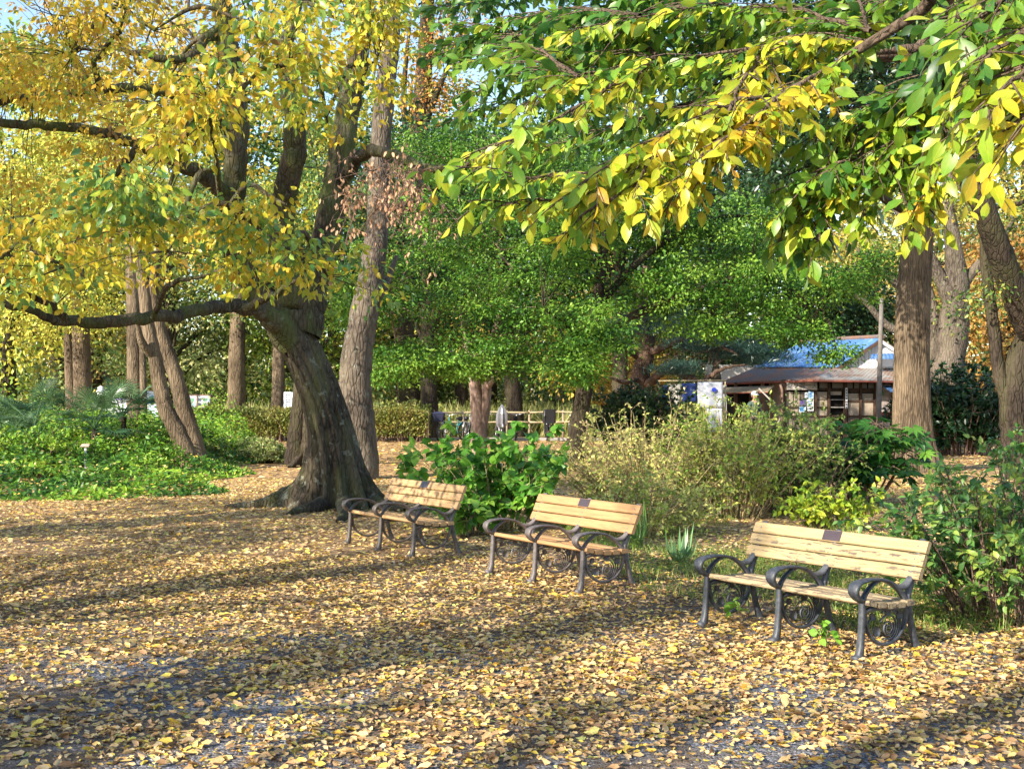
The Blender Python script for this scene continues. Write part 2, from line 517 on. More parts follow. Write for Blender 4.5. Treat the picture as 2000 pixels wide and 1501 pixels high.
M['wood_left'] = slatwood('weathered_golden_wood', (.46, .29, .14), (.28, .17, .08), .06)
M['plaque'] = plain('dark_plaque', (.06, .045, .055), .35, .5)
M['bolt'] = plain('steel_bolt', (.3, .3, .3), .4, .5, .8)

# ground ---------------------------------------------------------------
m, nt, b = newmat('leaf_strewn_soil')
pos = mapping(nt, (1, 1, 1))
vor = nd(nt, 'ShaderNodeTexVoronoi'); vor.inputs['Scale'].default_value = 15; vor.inputs['Randomness'].default_value = 1
wpx = noise_tex(nt, pos, 14, 3)
nt.links.new(pos, vor.inputs['Vector'])
sepc = nd(nt, 'ShaderNodeSeparateColor'); nt.links.new(vor.outputs['Color'], sepc.inputs[0])
lit = ramp(nt, [(0, (.10, .06, .035)), (.3, (.30, .18, .095)), (.55, (.52, .33, .18)), (.8, (.60, .40, .14)), (1, (.46, .22, .10))], sepc.outputs[0]).outputs[0]
soil = ramp(nt, [(.3, (.09, .065, .045)), (.7, (.20, .145, .10))], noise_tex(nt, pos, 26, 6, .7)).outputs[0]
grav_v = nd(nt, 'ShaderNodeTexVoronoi'); grav_v.inputs['Scale'].default_value = 75; nt.links.new(pos, grav_v.inputs['Vector'])
sg = nd(nt, 'ShaderNodeSeparateColor'); nt.links.new(grav_v.outputs['Color'], sg.inputs[0])
grav = ramp(nt, [(0, (.06, .06, .065)), (.6, (.15, .15, .165)), (1, (.34, .34, .36))], sg.outputs[1]).outputs[0]
sep = nd(nt, 'ShaderNodeSeparateXYZ'); nt.links.new(pos, sep.inputs[0])
# gravel near the photographer, leaf carpet beyond
yy = math_(nt, 'ADD', sep.outputs[1], math_(nt, 'MULTIPLY', noise_tex(nt, pos, .8, 3), 3.0))
g2 = nd(nt, 'ShaderNodeMapRange'); g2.inputs[1].default_value = 9.6; g2.inputs[2].default_value = 11.0; nt.links.new(yy, g2.inputs[0])
nearc = mixc(nt, ramp(nt, [(.42, (0, 0, 0)), (.58, (1, 1, 1))], noise_tex(nt, pos, 1.1, 4)).outputs[0], grav, soil)
base = mixc(nt, g2.outputs[0], nearc, soil)
litmask = nd(nt, 'ShaderNodeMapRange'); litmask.inputs[1].default_value = 11; litmask.inputs[2].default_value = 17; nt.links.new(sep.outputs[1], litmask.inputs[0])
lm = math_(nt, 'MULTIPLY', litmask.outputs[0], ramp(nt, [(.30, (.25, .25, .25)), (.45, (1, 1, 1))], noise_tex(nt, pos, .6, 5)).outputs[0])
c = mixc(nt, lm, base, lit)
far = nd(nt, 'ShaderNodeMapRange'); far.inputs[1].default_value = 46; far.inputs[2].default_value = 50; nt.links.new(sep.outputs[1], far.inputs[0])
c = mixc(nt, math_(nt, 'MULTIPLY', far.outputs[0], .7), c, (.16, .17, .06))
nt.links.new(c, b.inputs['Base Color']); b.inputs['Roughness'].default_value = .95; b.inputs['Specular IOR Level'].default_value = .15
hh = math_(nt, 'ADD', math_(nt, 'MULTIPLY', grav_v.outputs['Distance'], -.5), math_(nt, 'MULTIPLY', vor.outputs['Distance'], -.8))
bump(nt, hh, .8, .02, b)
M['ground'] = m

def gz(x, y):
    x = np.asarray(x, float); y = np.asarray(y, float)
    return .012 * np.sin(x * 1.3 + .5 * np.sin(y * .9)) * np.cos(y * 1.1) + .006 * np.sin(x * 4.1 + y * 3.3)

def axis(lo, hi, n0, far_):
    a = np.linspace(lo, hi, n0)
    g = np.geomspace(1, far_, 22)
    return np.concatenate([lo - g[::-1], a, hi + g])
gx = axis(-16, 18, 100, 500); gy = axis(-12, 50, 150, 700)
X, Yg = np.meshgrid(gx, gy)
Z = gz(X, Yg)
nx, ny = len(gx), len(gy)
i = np.arange(ny - 1)[:, None] * nx; j = np.arange(nx - 1)[None]
Fg = np.stack([i + j, i + j + 1, i + nx + j + 1, i + nx + j], -1).reshape(-1, 4)
ground = link('ground', np_mesh('ground', np.stack([X, Yg, Z], -1).reshape(-1, 3), Fg, M['ground']), None, 'structure')

# ------------------------------------------------------------------ benches
def sweep2(pts, w, th, per=7):
    """rounded bar in the y-z plane: in-plane width w, thickness th across x"""
    P2 = catmull([(p[0], p[1], 0) for p in pts], per)[:, :2]
    n = len(P2)
    w = np.interp(np.linspace(0, 1, n), np.linspace(0, 1, len(np.atleast_1d(w))), np.atleast_1d(w)) if np.ndim(w) else np.full(n, w)
    th = np.interp(np.linspace(0, 1, n), np.linspace(0, 1, len(np.atleast_1d(th))), np.atleast_1d(th)) if np.ndim(th) else np.full(n, th)
    T = np.gradient(P2, axis=0); T = unit(T); Nn = np.stack([-T[:, 1], T[:, 0]], 1)
    sec = [(-1, -.6), (-.7, -1), (.7, -1), (1, -.6), (1, .6), (.7, 1), (-.7, 1), (-1, .6)]
    V = []
    for i in range(n):
        for a, c in sec:
            q = P2[i] + Nn[i] * (w[i] / 2 * c)
            V.append((a * th[i] / 2, q[0], q[1]))
    Fq = []
    for i in range(n - 1):
        for j in range(8):
            k = (j + 1) % 8
            Fq.append((i * 8 + j, i * 8 + k, i * 8 + 8 + k, i * 8 + 8 + j))
    Fq.append(tuple(range(8))[::-1]); Fq.append(tuple(range(n * 8 - 8, n * 8)))
    return V, Fq

def plate(outline, th, dx=0):
    n = len(outline)
    V = [(dx - th / 2, p[0], p[1]) for p in outline] + [(dx + th / 2, p[0], p[1]) for p in outline]
    Fc = [tuple(range(n)), tuple(range(n, 2 * n))[::-1]] + [(i, (i + 1) % n, n + (i + 1) % n, n + i) for i in range(n)]
    return V, Fc

def bench_meshes(spiral):
    leg = MB(); leg.add(*sweep2([(-.035, .0), (-.005, .03), (.012, .12), (.022, .25), (.028, .375)], [.075, .05, .036, .034, .036], [.062, .05, .044, .042, .044]))
    rear = MB()
    rear.add(*sweep2([(.565, .0), (.525, .1), (.492, .22), (.470, .31)], [.05, .036, .036, .044], [.052, .04, .04, .044]))
    rear.add(*sweep2([(.466, .29), (.462, .345), (.488, .42), (.525, .50), (.575, .60), (.612, .685), (.632, .706)], [.044, .042, .036, .034, .034, .036, .03], .042))
    arm = MB()
    arm.add(*sweep2([(.024, .366), (-.028, .392), (-.056, .43), (-.045, .468), (.0, .488), (.08, .496), (.18, .49), (.28, .466), (.36, .42), (.42, .365), (.452, .325)],
                    [.026, .03, .028, .022, .018, .018, .020, .022, .026, .028, .03], [.045, .062, .078, .082, .078, .070, .062, .05, .044, .042, .042]))
    arm.add(*sweep2([(.03, .37), (.045, .40), (.085, .438), (.135, .468), (.19, .484)], [.028, .024, .022, .02, .016], [.044, .034, .034, .034, .034]))
    arm.add(*sweep2([(.335, .438), (.385, .424), (.43, .426), (.475, .45), (.505, .49)], [.020, .026, .028, .026, .02], [.044, .058, .062, .052, .042]))
    pan = MB()
    pan.add(*sweep2([(.03, .30), (.12, .312), (.25, .306), (.36, .296), (.47, .298)], [.026, .028, .03, .028, .026], .04))
    pan.add(*sweep2([(.045, .285), (.055, .22), (.09, .155), (.155, .10), (.25, .076), (.345, .10), (.41, .155), (.445, .22), (.455, .285)], [.026, .02, .018, .018, .02, .018, .018, .02, .026], .034))
    if spiral:
        cx, cz = .275, .175
        def ring(c, r0, r1, a0, a1, w=.007, n=10):
            pts = []
            for k in range(n + 1):
                t = k / n; a = a0 + (a1 - a0) * t; r = r0 + (r1 - r0) * t
                pts.append((c[0] + math.cos(a) * r * 1.05, c[1] + math.sin(a) * r))
            return sweep2(pts, w, .014, 3)
        pan.add(*ring((cx, cz), .014, .055, 0, 4.2 * math.pi, .008, 22))
        pan.add(*ring((cx - .005, cz + .005), .075, .08, -2.0, 2.6, .008, 12))
        pan.add(*ring((cx - .012, cz + .012), .102, .108, -1.6, 2.1, .008, 12))
        pan.add(*ring((cx - .02, cz + .02), .128, .135, -1.2, 1.5, .007, 12))
        pan.add(*ring((.14, .20), .05, .07, 1.2, 4.2, .007, 9))
        for (c0, s, a) in (((.16, .165), .05, 2.3), ((.385, .245), .048, .6), ((.27, .275), .04, 0.0), ((.12, .262), .036, 2.6), ((.335, .285), .03, -.4)):
            o = []
            for k in range(9):
                t = k / 8; o.append((t - .5, .42 * math.sin(math.pi * t) ** .8))
            for k in range(7, 0, -1):
                t = k / 8; o.append((t - .5, -.42 * math.sin(math.pi * t) ** .8))
            o = [(c0[0] + 1.5 * s * (math.cos(a) * u - math.sin(a) * v), c0[1] + 1.5 * s * (math.sin(a) * u + math.cos(a) * v)) for u, v in o]
            pan.add(*plate(o, .012))
    return leg, rear, arm, pan

def rounded_slat(L, w, t, sag=0.0, name='slat', mat=None, seed=0):
    """board along x, width w on local y, thickness t on local z, softened edges"""
    rng = random.Random(seed)
    n = 12; e = min(t * .28, .007)
    sec = [(-w/2, -t/2 + e), (-w/2 + e, -t/2), (w/2 - e, -t/2), (w/2, -t/2 + e), (w/2, t/2 - e), (w/2 - e, t/2), (-w/2 + e, t/2), (-w/2, t/2 - e)]
    V = []; Fq = []
    for i in range(n + 1):
        x = -L/2 + L * i / n
        for (a, c) in sec:
            V.append((x, a + rng.uniform(-.0008, .0008), c + rng.uniform(-.0008, .0008)))
    for i in range(n):
        for j in range(8):
            k = (j + 1) % 8
            Fq.append((i*8+j, i*8+k, i*8+8+k, i*8+8+j))
    Fq.append(tuple(range(8))[::-1]); Fq.append(tuple(range(n*8, n*8+8)))
    me = bpy.data.meshes.new(name); me.from_pydata(V, [], Fq); me.materials.append(mat); me.update()
    return me

def make_bench(loc, rz, iron_m, woods, spiral, label, span=.69, smooth_=True):
    root = empty('park_bench', loc, rz, label, 'bench', 'wood and iron benches in a row')
    leg, rear, arm, pan = bench_meshes(spiral)
    protos = []
    for nm, mb in (('leg', leg), ('back_leg', rear), ('armrest', arm), ('scroll_panel', pan)):
        protos.append(mb.build(nm, iron_m, root, smooth=True))
    for o in protos:
        if 'auto' not in o: pass
    for k, x in enumerate((-span, 0, span)):
        for o in protos:
            if k == 0: o.location.x = x
            else:
                c = o.copy(); COL.objects.link(c); c.parent = root; c.location.x = x
    # seat: five boards following a shallow dip
    for i in range(5):
        t = i / 4
        y = .062 + t * .37; z = .338 + .018 * (1 - t) * (1 - t) - .012 * math.sin(t * math.pi) - .012 * t
        me = rounded_slat(2 * span + .11, .078, .034, name='seat_slat', mat=woods[1], seed=i)
        o = link('seat_slat', me, root); o.location = (0, y, z)
        o.rotation_euler = (R(-14 + 16 * t if i == 0 else -4 + 4 * t), 0, 0)
    a = math.atan2(.705 - .49, .622 - .52)
    for i in range(3):
        t = (i + .5) / 3
        y = .498 + t * .112; z = .462 + t * .245
        me = rounded_slat(2 * span + .14, .082, .034, name='back_slat', mat=woods[2] if i == 2 else woods[0], seed=9 + i)
        o = link('back_slat', me, root); o.location = (0, y, z); o.rotation_euler = (a, 0, 0)
        if i == 2:
            pm = MB(); pm.box(-.078, -.036, .017, .078, .036, .021)
            p = pm.build('plaque', M['plaque'], o); p.location = (-.02, 0, 0)
            p.rotation_euler = (0, 0, 0)
    bm_ = MB()
    for x in (-span, 0, span):
        for i in range(3):
            t = (i + .5) / 3; y = .498 + t * .112; z = .462 + t * .245
            p0 = Vector((x, y, z)) + Vector((0, -math.sin(a), math.cos(a))) * .016
            bm_.tube([p0, p0 + Vector((0, -math.sin(a), math.cos(a))) * .004], .006, 8)
    bm_.build('bolt', M['bolt'], root, kind='stuff')
    return root

def place_bench(FL, FR, *a, **k):
    FL = np.array(FL); FR = np.array(FR)
    c = (FL + FR) / 2; d = FR - FL
    return make_bench((c[0], c[1], -.004), math.atan2(d[1], d[0]), *a, **k)
place_bench((1.375, 8.765), (2.157, 7.64), M['iron_blue'], (M['wood_right_low'], M['wood_right_seat'], M['wood_right']), True,
            'bench with peeling cream slats and blue-black iron arms, nearest the leafy shrub', span=.69)
place_bench((-.20, 11.38), (.575, 10.22), M['iron_grey'], (M['wood_mid'],) * 3, True,
            'honey-brown slatted bench with worn grey iron arms, middle of the row', span=.69)
place_bench((-1.80, 13.58), (-1.02, 12.48), M['iron_brown'], (M['wood_left'],) * 3, False,
            'bench with open hoops under its seat, beside the roots of the big tree', span=.69)
# ------------------------------------------------------------------ fallen leaves
rng = np.random.default_rng(11)
def nz(x, y, s, o=0):
    return np.array([mnoise.noise(Vector((a * s + o, b * s - o, o * .7))) for a, b in zip(x, y)])
LITTER = [(.24,.14,.07),(.42,.26,.13),(.58,.38,.18),(.68,.48,.22),(.72,.54,.20),(.78,.58,.10),(.52,.50,.15),(.68,.40,.06),(.62,.47,.26)]
def litter_set(n, y0, y1, size, seed, keep, over=1.12):
    r = np.random.default_rng(seed)
    y = np.sqrt(r.uniform(y0**2, y1**2, n)); x = r.uniform(-1, 1, n) * (.44 * y * over + .6)
    k = keep(x, y) > r.uniform(0, 1, n)
    x, y = x[k], y[k]; n = len(x)
    P = np.stack([x, y, gz(x, y) + .004 + r.exponential(.005, n)], 1)
    a = r.uniform(0, 2 * math.pi, n)
    D = np.stack([np.cos(a), np.sin(a), r.normal(0, .16, n)], 1)
    N = np.stack([r.normal(0, .38, n), r.normal(0, .38, n), np.where(r.uniform(0, 1, n) > .3, 1.0, -1.0)], 1)
    S = size * r.lognormal(0, .28, n).clip(.45, 1.9)
    w = np.array([1.0, 1.5, 2.2, 2.4, 1.9, 1.3, .6, .4, 1.6]); w /= w.sum()
    ci = r.choice(len(LITTER), n, p=w)
    C = np.minimum(np.array(LITTER)[ci] * r.uniform(.85, 1.28, (n, 1)), .9)
    return P, D, N, S, C
def keep_near(x, y):
    q = nz(x, y, .9, 3.1) * .9 + nz(x, y, 2.6, 8.2) * .45
    lim = .66 + (y - 6.6) * .16 + (x > -1.2) * .10 - (x < -1.2) * .12
    return np.clip(lim + q * .8, .06, .95)
def keep_mid(x, y):
    back = (y > 9.3) & (x > .9 + (y - 9.3) * -.25) & (y < 17)
    return np.where(back, .55, .9) * np.clip(.85 + .4 * nz(x, y, .8, 5), .2, 1)
s1 = litter_set(36000, 4.6, 8.2, .046, 1, keep_near)
leaf_parts(*s1, TC, ground, count=300, rest='leaf_litter', name='fallen_leaf', solid=M['leaf_dry_part'], restmat=M['leaf_dry_near'])
ys = litter_set(66000, 8.2, 12.5, .047, 2, keep_mid)
put_leaves('leaf_litter', *ys, T4, M['leaf_dry_near'], ground, uvs=True)
put_leaves('leaf_litter', *litter_set(105000, 12.5, 24, .056, 3, keep_mid), T2, M['leaf_dry'], ground)
put_leaves('leaf_litter', *litter_set(26000, 24, 44, .10, 4, lambda x, y: np.full(len(x), .8)), T2, M['leaf_dry'], ground)
side = litter_set(16000, 5, 20, .07, 5, lambda x, y: (np.abs(x) > .42 * y) * 1.0, over=1.8)
put_leaves('leaf_litter', *side, T2, M['leaf_dry'], ground)

# a few pebbles on the gravel
pb = np.random.default_rng(5)
n = 2600
y = np.sqrt(pb.uniform(4.8**2, 8.6**2, n)); x = pb.uniform(-1, 1, n) * (.46 * y)
oct_v = np.array([(1,0,0),(-1,0,0),(0,1,0),(0,-1,0),(0,0,.6),(0,0,-.6)], float)
oct_f = np.array([(0,2,4),(2,1,4),(1,3,4),(3,0,4),(2,0,5),(1,2,5),(3,1,5),(0,3,5)])
Sx = pb.uniform(.003, .009, (n, 1, 1))
V = np.stack([x, y, gz(x, y) + .002], 1)[:, None] + oct_v[None] * Sx * pb.uniform(.6, 1.3, (n, 6, 1))
Fp = (np.arange(n) * 6)[:, None, None] + oct_f[None]
g_ = pb.uniform(.08, .42, (n, 1)); gc = np.repeat(g_ * np.array([[1, 1, 1.04]]), 8, 0)
link('gravel', np_mesh('gravel', V.reshape(-1, 3), Fp.reshape(-1, 3), M['leaf_dry'], gc), ground, 'stuff')

# ------------------------------------------------------------------ tree helpers
YEL = [(.13,.25,.07), (.27,.36,.05), (.56,.48,.04), (.72,.50,.035), (.64,.35,.03), (.28,.16,.05)]
OVR = [(.035,.10,.025), (.09,.21,.03), (.26,.38,.035), (.56,.53,.04), (.74,.52,.04), (.66,.34,.02)]
MAPLE = [(.02,.07,.01), (.065,.18,.018), (.15,.31,.03), (.26,.42,.05)]
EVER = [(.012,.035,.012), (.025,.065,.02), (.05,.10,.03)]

def connect(wood, C, rng, r0=.012, frac=1.0, n=4, sag=.0, maxd=9):
    nodes = wood.allnodes()
    for c in C:
        if rng.uniform() > frac: continue
        d = np.linalg.norm(nodes[:, :3] - c, axis=1)
        k = np.argmin(d)
        if d[k] > maxd or d[k] < .1: continue
        p = nodes[k, :3]; mid = (p + c) / 2 + rng.normal(0, .07, 3) * d[k] + np.array((0, 0, sag * d[k]))
        wood.limb([p, mid, c], [min(nodes[k, 3] * .7, r0 * (1 + d[k] * .35)), r0 * .3], n=n, per=3, node=False)

def ell(rng, n, c, r, shell=0.0):
    d = unit(rng.normal(0, 1, (n, 3))); q = rng.uniform(shell, 1, (n, 1)) ** (1 / 2.2)
    return np.asarray(c) + d * q * np.asarray(r)

def finish_tree(name, base, label, cat_, wood, barkm, group=None):
    root = empty(name, base, 0, label, cat_, group)
    for i in range(len(wood.V)): wood.V[i] = wood.V[i] - np.asarray(base)
    link('trunk', wood.mesh('trunk', barkm), root)
    return root

# ------------------------------------------------------------------ the big leaning tree
mt = np.random.default_rng(21)
base = gpt(660, 992); base[2] = 0; D0 = 18.0
P0 = [at(660, 1002, D0), at(659, 950, D0), at(655, 900, D0), at(636, 800, D0), at(598, 700, D0), at(562, 625, D0), at(558, 585, D0), at(556, 548, D0)]
P0[0][2] = -.12
lobes = [(math.pi + .12, 1.0, .32, .34), (-2.45, .46, .22, .34), (-1.85, .30, .15, .5), (-1.3, .32, .15, .5), (-.65, .42, .22, .42), (.15, .78, .34, .42), (1.0, .4, .3, .4), (1.9, .4, .3, .4), (2.6, .5, .3, .36)]
V, Fq, PP, rr = fluted(P0, [.38, .345, .315, .285, .285, .30, .27, .06], lobes, n=150, per=18, amp=.085, seed=2)
tree = empty('big_tree', tuple(base), 0, 'massive leaning mossy tree with flared roots and yellow autumn leaves, left of the benches', 'tree')
tm = np_mesh('trunk', V - base, Fq, M['bark_main'])
link('trunk', tm, tree)
rootw = Wood(5)
for (pts, r) in (([(640, 960), (590, 975), (545, 982), (500, 984), (440, 983)], [.34, .24, .17, .085, .03]),
                 ([(650, 975), (620, 990), (580, 995), (560, 998)], [.16, .12, .07, .02]),
                 ([(670, 985), (672, 1002), (660, 1012)], [.12, .09, .03]),
                 ([(700, 975), (745, 985), (790, 990)], [.18, .1, .03])):
    q = []
    for k, p in enumerate(pts):
        w = gpt(p[0], max(p[1], 975) + 8); w[2] = r[k] * .45; q.append(w)
    q[0][2] = .12
    rootw.limb(q, r, n=10, per=6, rough=.05)
link('roots', np_mesh('roots', np.vstack(rootw.V) - base, np.vstack(rootw.F), M['bark_main']), tree)

W_ = Wood(22)
def pxl(pts, ds):
    ds = np.interp(np.linspace(0, 1, len(pts)), np.linspace(0, 1, len(ds)), ds)
    return [at(p[0], p[1], d) for p, d in zip(pts, ds)]
limbs = [
 ([(566,660),(520,612),(450,600),(380,608),(300,620),(220,625),(130,628),(70,608),(-20,585),(-120,560)], [17.9,17,15,14,13], [.26,.14,.095,.085,.078,.074,.062,.045,.03,.02], 14),
 ([(572,640),(566,560),(552,470),(552,400),(570,330),(578,250),(565,170),(560,90),(590,-40)], [18,17.5,17,17], [.26,.22,.185,.175,.17,.16,.13,.10,.05], 14),
 ([(590,650),(610,560),(640,450),(655,370),(668,290),(682,200),(700,100),(715,-20),(725,-150)], [18,18.3,18.5,18.6], [.28,.24,.21,.20,.19,.18,.16,.13,.08], 14),
 ([(560,640),(505,560),(470,490),(455,410),(458,330),(462,240),(452,150),(440,60),(430,-60),(425,-200)], [18,17.6,17.4,17.6], [.26,.18,.155,.16,.165,.17,.16,.15,.13,.1], 14),
 ([(458,400),(420,360),(370,330),(310,300),(270,280),(200,258),(100,247),(0,240),(-100,245)], [17.5,16.5,15.5,14.5], [.13,.11,.10,.085,.07,.065,.06,.055,.03], 9),
 ([(452,260),(400,215),(340,187),(260,170),(190,176),(100,186),(0,198),(-90,215)], [17.5,16.5,15], [.11,.09,.075,.065,.06,.05,.045,.02], 9),
 ([(440,40),(400,80),(350,118),(280,105),(200,95)], [17.5,16.5], [.09,.075,.06,.045,.02], 8),
 ([(655,380),(690,325),(720,297),(770,303),(820,325),(880,330),(930,318)], [18.5,17,15.5], [.13,.10,.085,.075,.06,.045,.02], 9),
 ([(820,325),(822,360),(800,395),(770,410)], [16.2,15.8], [.05,.04,.03,.015], 7),
 ([(270,285),(230,330),(205,360),(180,420),(120,440)], [15.5,15], [.05,.04,.03,.02,.01], 6),
 ([(190,176),(190,120),(230,60),(260,-10)], [15.6,15], [.05,.04,.03,.02], 6),
 ([(500,600),(460,530),(440,470),(430,440)], [16.5,14], [.05,.035,.03,.015], 6),
 ([(300,620),(330,560),(390,540),(440,520)], [14.2,12.5], [.04,.03,.02,.01], 6),
 ([(480,600),(540,575),(560,560),(600,530)], [16,13.5], [.06,.045,.03,.015], 7),
 ([(130,628),(90,590),(30,570),(-20,530)], [13.4,12.8], [.05,.035,.02,.01], 6),
]
for pts, ds, r, n in limbs: W_.limb(pxl(pts, ds), r, n=n, per=8, rough=.035 if n > 8 else .0, wob=.02)
blobs = [  # px, py, depth, rx, ry (px), depth radius m, clumps, tone
 (405,200,10,75,105,.9,75,.47),(350,300,10,50,60,.6,25,.45),(600,110,11,110,105,1,85,.40),(640,240,12,50,50,.6,18,.42),
 (330,490,11,160,85,1.2,115,.46),(320,395,10,100,45,.8,60,.10),(560,485,11,125,65,1.1,85,.30),(640,540,11.5,60,40,.6,24,.5),
 (130,520,12,170,85,1.4,105,.46),(470,430,11,110,40,.8,35,.42),
 (90,350,15,170,110,1.8,105,.6),(140,110,14,210,110,1.8,135,.58),(60,200,15.5,170,80,1.5,60,.66),(300,60,14.5,150,70,1.5,70,.55),
 (520,50,13.5,110,70,1.2,48,.42),(690,50,13.5,80,80,1.2,45,.42),(60,590,13,120,45,1,42,.44),(360,580,12.5,120,24,.8,28,.45),
 (230,250,15,120,70,1.5,55,.58),(-150,300,14,200,300,2,90,.5),(380,-160,14.5,420,170,3,170,.48),(560,400,12,35,30,.5,10,.3),
 (790,-90,15,120,90,1.5,35,.42),(735,120,12.5,45,90,.7,34,.42),(745,20,12.5,50,50,.7,22,.40),(700,560,12,50,35,.6,16,.35),(300,200,20,330,230,2,120,.66),(560,120,21,220,140,2,90,.42),(250,460,19,260,110,2,90,.55),(620,330,21,120,120,1.6,50,.25),(100,80,19,160,120,2,90,.6),(330,40,20,150,70,2,60,.6),(150,440,13,130,60,1,50,.42),(560,230,12,50,45,.5,14,.40),
]
sets_n, sets_f = [], []
LIMB_MASK = [((440, 480), (60, 420)), ((538, 600), (225, 450)), ((640, 712), (170, 420)), ((60, 500), (592, 650)), ((500, 640), (575, 700)),
             ((220, 345), (158, 188)), ((0, 260), (228, 262)), ((270, 450), (300, 372))]
def open_to_limbs(C, keep):
    out = []
    for c in C:
        px = 1000 + c[0] / c[1] * F; py = HY - (c[2] - CAMH) / c[1] * F
        hit = any(x0 - 14 < px < x1 + 14 and y0 - 12 < py < y1 + 12 for (x0, x1), (y0, y1) in LIMB_MASK)
        if hit and mt.uniform() > keep: continue
        if mnoise.noise(Vector(c) * .95) < -.10 or mnoise.noise(Vector(c) * 2.1 + Vector((9, 3, 1))) < -.20: continue
        out.append(c)
    return np.array(out) if out else np.zeros((0, 3))
for (px, py, dd, rx, ry, rd, n, tone) in blobs:
    c = at(px, py, dd); k = dd / F
    C = ell(mt, n, c, (rx * k * 1.22, rd * 1.3, ry * k * 1.2))
    C = open_to_limbs(C, .22 if dd < 17 else 1)
    n = len(C)
    if not n: continue
    nodes = W_.allnodes(); j = np.argmin(np.linalg.norm(nodes[:, :3] - c, axis=1)); p = nodes[j, :3]
    if np.linalg.norm(p - c) > .6:
        W_.limb([p, p * .6 + c * .4 + np.array((0, 0, .25)), p * .25 + c * .75 + np.array((0, 0, .1)), c], [min(nodes[j, 3] * .6, .045), .03, .02, .010], n=6, per=5)
    connect(W_, C[: max(3, int(n * .6))], mt, .006, 1, 4, .05)
    near = dd < 13
    q = mt.uniform(.18, .40, n)
    s = clumps(C, q, 18 if near else 24, .38, .090 if near else .085, mt, YEL, ct=tone + mt.normal(0, .20, n), tn=.09, droop=.5, jit=.85)
    (sets_n if near else sets_f).append(s)
link('branches', np_mesh('branches', np.vstack(W_.V) - base, np.vstack(W_.F), M['bark_limb']), tree)
sn = cat(sets_n)
leaf_parts(*sn, T6, tree, origin=base, count=300, rest='crown', solid=M['leaf_part'], restmat=M['leaf_near'])
put_leaves('crown', *cat(sets_f), T2, M['leaf'], tree, base)
# dead twigs with withered leaves hanging on the right side
dt = Wood(31); dr = np.random.default_rng(31); dl = []
for k in range(34):
    t = dr.uniform(0, 1)
    p = at(dr.uniform(690, 830), dr.uniform(300, 400), dr.uniform(13.6, 15))
    a = dr.uniform(-1, 1)
    L = dr.uniform(.35, 1.0)
    dirv = np.array((a * .8, dr.uniform(-.5, .2), -dr.uniform(.3, 1.0)))
    q = [p, p + dirv * L * .4 + (0, 0, .08), p + dirv * L]
    PQ = dt.limb(q, [.010, .006, .003], n=4, per=4, wob=.012)
    for m_ in range(6):
        b_ = PQ[dr.integers(1, len(PQ))]; e = b_ + dr.normal(0, .13, 3) + np.array((0, 0, -.06))
        dt.limb([b_, e], [.004, .002], n=3, per=2, smooth=True, node=False)
        dl += [e, b_ * .4 + e * .6]
link('dead_twigs', np_mesh('dead_twigs', np.vstack(dt.V) - base, np.vstack(dt.F), M['bark_brown']), tree, 'stuff')
dl = np.array(dl)[dr.uniform(0, 1, len(dl)) < .75]
s = clumps(dl, .04, 2, 1, .065, dr, [(.30,.14,.07), (.50,.28,.16), (.56,.36,.22)], droop=1.4, jit=1.2)
put_leaves('withered_leaves', *s, TC, M['leaf_dry'], tree, base)

# ------------------------------------------------------------------ overhanging branches top right
ov = np.random.default_rng(41)
OB = np.array((4.2, 3.4, 0.0))
ow = Wood(42)
tr_ = ow.limb([OB + (0, 0, -.1), OB + (.03, .05, 1.2), OB + (-.1, .1, 2.6), OB + (-.3, .3, 4.2), OB + (-.2, .4, 6)], [.26, .2, .18, .13, .06], n=16, per=6, rough=.03)
main_l = [
 ([OB + (-.2, .2, 3.4), at(1990,-120,4.4), at(1800,20,4.8), at(1640,120,5.0)], [.05, .035, .025, .018]),
 ([OB + (-.1, .1, 2.9), at(2080,60,3.9), at(2000,150,3.7)], [.06, .03, .015]),
 ([OB + (-.2, .3, 4.0), at(1900,-60,8), at(1850,92,9.2), at(1700,110,9.2), at(1640,140,9), at(1525,182,8.6), at(1420,215,8)], [.09, .08, .06, .05, .04, .035, .015]),
 ([at(1850,92,9.2), at(1760,97,9.1), at(1660,107,9)], [.045, .035, .015]),
 ([at(1950,0,8.6), at(1850,40,9.4), at(1790,90,9.6)], [.06, .05, .02]),
]
for p, r in main_l: ow.limb(p, r, n=8, per=7, rough=.03)
